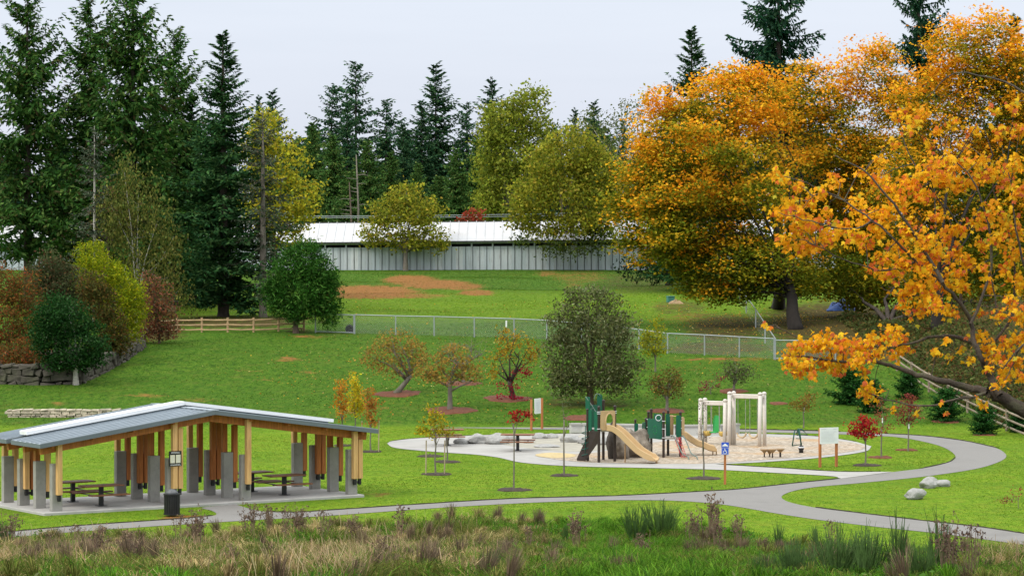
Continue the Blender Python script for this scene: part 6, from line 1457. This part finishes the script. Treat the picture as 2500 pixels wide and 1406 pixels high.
# dead seed stalks
def stalk_mesh(seed, h, nst, spread, head):
    r_ = np.random.default_rng(seed); mb = MB(); hp = []
    for i in range(nst):
        a = r_.uniform(0, 6.28); rr = spread*r_.uniform(0, 1); b0 = Vector((rr*.35*math.cos(a), rr*.35*math.sin(a), -.05)); tp = Vector((rr*math.cos(a), rr*math.sin(a), h*r_.uniform(.6, 1.05))); md = b0.lerp(tp, .5) + Vector((r_.normal(0, .04), r_.normal(0, .04), .03))
        mb.tube([b0, md, tp], [.010, .008, .005], 4, False)
        for q in range(r_.integers(4, 8)):
            t_ = r_.uniform(.5, 1); p = b0.lerp(tp, t_); d = Vector((r_.normal(), r_.normal(), .7 + abs(r_.normal())*.4)).normalized()*r_.uniform(.06, .2); mb.tube([p, p + d], [.005, .003], 3, False); hp.append(p + d)
        hp.append(tp)
    hp = np.repeat(np.array([list(p) for p in hp]), head, 0); hp = hp + r_.normal(0, .022, hp.shape); v, f = leaf_cards(hp, .05, r_, .2, .8)
    me2 = npmesh('seed_heads', v, f, np.repeat(np.clip(pick([((.17,.11,.08),3),((.24,.16,.11),2),((.10,.07,.055),1.5),((.34,.27,.19),.8)], len(hp), r_, .2), .01, 1), 4, 0))
    me1 = bpy.data.meshes.new('stalks'); me1.from_pydata(mb.v, [], mb.f); return me1, me2
M['stalk'] = pm('dry_stalk', (.19, .13, .085), .9, .3, 8)
SM = [stalk_mesh(50 + i, 1.0, (10, 15, 7)[i], (.30, .42, .24)[i], (3, 4, 3)[i]) for i in range(3)]
def weed(label, px, py, top, v, sx=1.0):
    b = gp(px, py); h_ = max(.4, at(px, top, b.y).z - b.z); t = thing('dried_weed', label, 'dried weed', b, px*.01, 'dried weed clumps on the near bank')
    a = link('stalks', SM[v][0], M['stalk'], t); a['kind'] = 'stuff'; c = link('seed_heads', SM[v][1], M['leaf'], t)
    c['kind'] = 'stuff'
    for o in (a, c): o.scale = (h_*sx, h_*sx, h_)
WD = [(610,1320,1232,1,'brown dried weed clump right of the litter bin, overlapping the path'),(655,1318,1238,0,'dried weed clump between the path fork weeds and the shelter corner'),(700,1330,1228,2,'tall thin dried weed in front of the shelter right corner'),(735,1325,1240,1,'dried weed clump below the right bay picnic tables'),(790,1330,1250,0,'dried weed clump at the end of the row below the shelter'),
 (975,1335,1225,2,'solitary dried weed crossing the path right of the shelter'),(868,1335,1262,1,'low dried weed right of the row below the shelter'),(440,1340,1262,0,'dried weed clump below the litter bin'),(478,1350,1250,1,'dark dried weed clump just right below the litter bin'),(250,1385,1290,1,'wide dried weed clump below the left bay of the shelter'),(190,1360,1285,0,'dried weed clump at the path edge on the left'),(320,1395,1300,1,'wide dark dried weed clump low on the left bank'),(120,1370,1290,2,'thin dried weed near the left edge of the bank'),(25,1345,1258,1,'dried weed clump at the left picture edge by the path'),
 (1735,1320,1212,1,'tall brown dried weed right of the green broom clumps'),(1690,1340,1250,1,'dried weed at the right foot of the broom clumps'),(1745,1350,1262,1,'dense dark dried weed in front of the tall brown one'),(1800,1345,1262,0,'dried weed clump right of the tall brown one'),(1570,1375,1305,1,'low dried weed below the broom clumps'),(1410,1350,1255,1,'wide dried weed in the middle of the near bank'),(1290,1360,1290,0,'small dried weed left of the wide middle one'),(2310,1425,1278,1,'tall dead thistle heads near the lower right corner'),(2370,1420,1290,0,'dead thistle heads right of the tallest ones in the lower right corner'),(2030,1350,1275,0,'dark dried weed in front of the lower right path'),(940,1395,1310,1,'dried weed low in the middle left of the bank'),(560,1400,1330,1,'dried weed at the bottom edge left of the middle')]
for px, py, top, v, lb in WD: weed(lb, px, py, top, v, .9)
# green broom
def broom_mesh(seed, n, spread):
    r_ = np.random.default_rng(seed); mb = MB()
    for i in range(n):
        a = r_.uniform(0, 6.28); rr = spread*r_.uniform(0, 1)**.7; b0 = Vector((rr*.3*math.cos(a), rr*.3*math.sin(a), -.05)); tp = Vector((rr*math.cos(a), rr*math.sin(a)*.8, r_.uniform(.55, 1.0)*(1 - .25*rr/spread)))
        md = b0.lerp(tp, .5) + Vector((0, 0, .05)); mb.tube([b0, md, tp], [.008, .007, .003], 3, False)
        for q in range(5):
            t_ = r_.uniform(.25, .85); p = b0.lerp(tp, t_); d = (tp - b0).normalized()*r_.uniform(.12, .3) + Vector((r_.normal(0, .04), r_.normal(0, .04), 0)); mb.tube([p, p + d], [.005, .002], 3, False)
    me = bpy.data.meshes.new('broom_stems'); me.from_pydata(mb.v, [], mb.f); return me
M['broom'] = pm('green_broom_stem', (.055, .115, .022), .8, .45, 5)
BM = [broom_mesh(5, 60, .38), broom_mesh(6, 80, .5), broom_mesh(7, 22, .16)]
for px, py, top, v, lb in [(1552,1325,1212,0,'left clump of green broom in the middle of the bank'),(1612,1318,1205,1,'right and larger clump of green broom in the middle of the bank'),(1860,1420,1335,1,'low green broom at the bottom edge left of the tall stems'),(1940,1430,1290,1,'green broom clump below the lower right path'),(2045,1425,1255,1,'tall green broom left of the thistle heads'),(2120,1420,1268,0,'dense green broom in the middle of the lower right corner'),(2190,1420,1222,2,'thin very tall broom stem reaching across the path'),(2110,1428,1250,2,'thin broom stems left of the tallest stem'),(2290,1420,1215,2,'thin tall broom stem beside the thistle heads'),(2250,1425,1300,0,'low broom at the foot of the thistle heads'),(1198,1425,1320,0,'small green broom at the bottom edge left of the middle'),(1380,1330,1262,2,'little broom sprig in the middle of the bank'),(8,1330,1255,0,'dark green broom at the left picture edge'),(1900,1350,1258,2,'thin broom stem in front of the path bend'),(1990,1340,1270,2,'single broom stem between the path and the rough grass')]:
    b = gp(px, py); h_ = max(.4, at(px, top, b.y).z - b.z); o = link('broom_shrub', BM[v], M['broom']); o.location = b; o.scale = (h_, h_, h_); o.rotation_euler = (0, 0, px); tag(o, lb, 'broom shrub', 'green broom on the near bank')
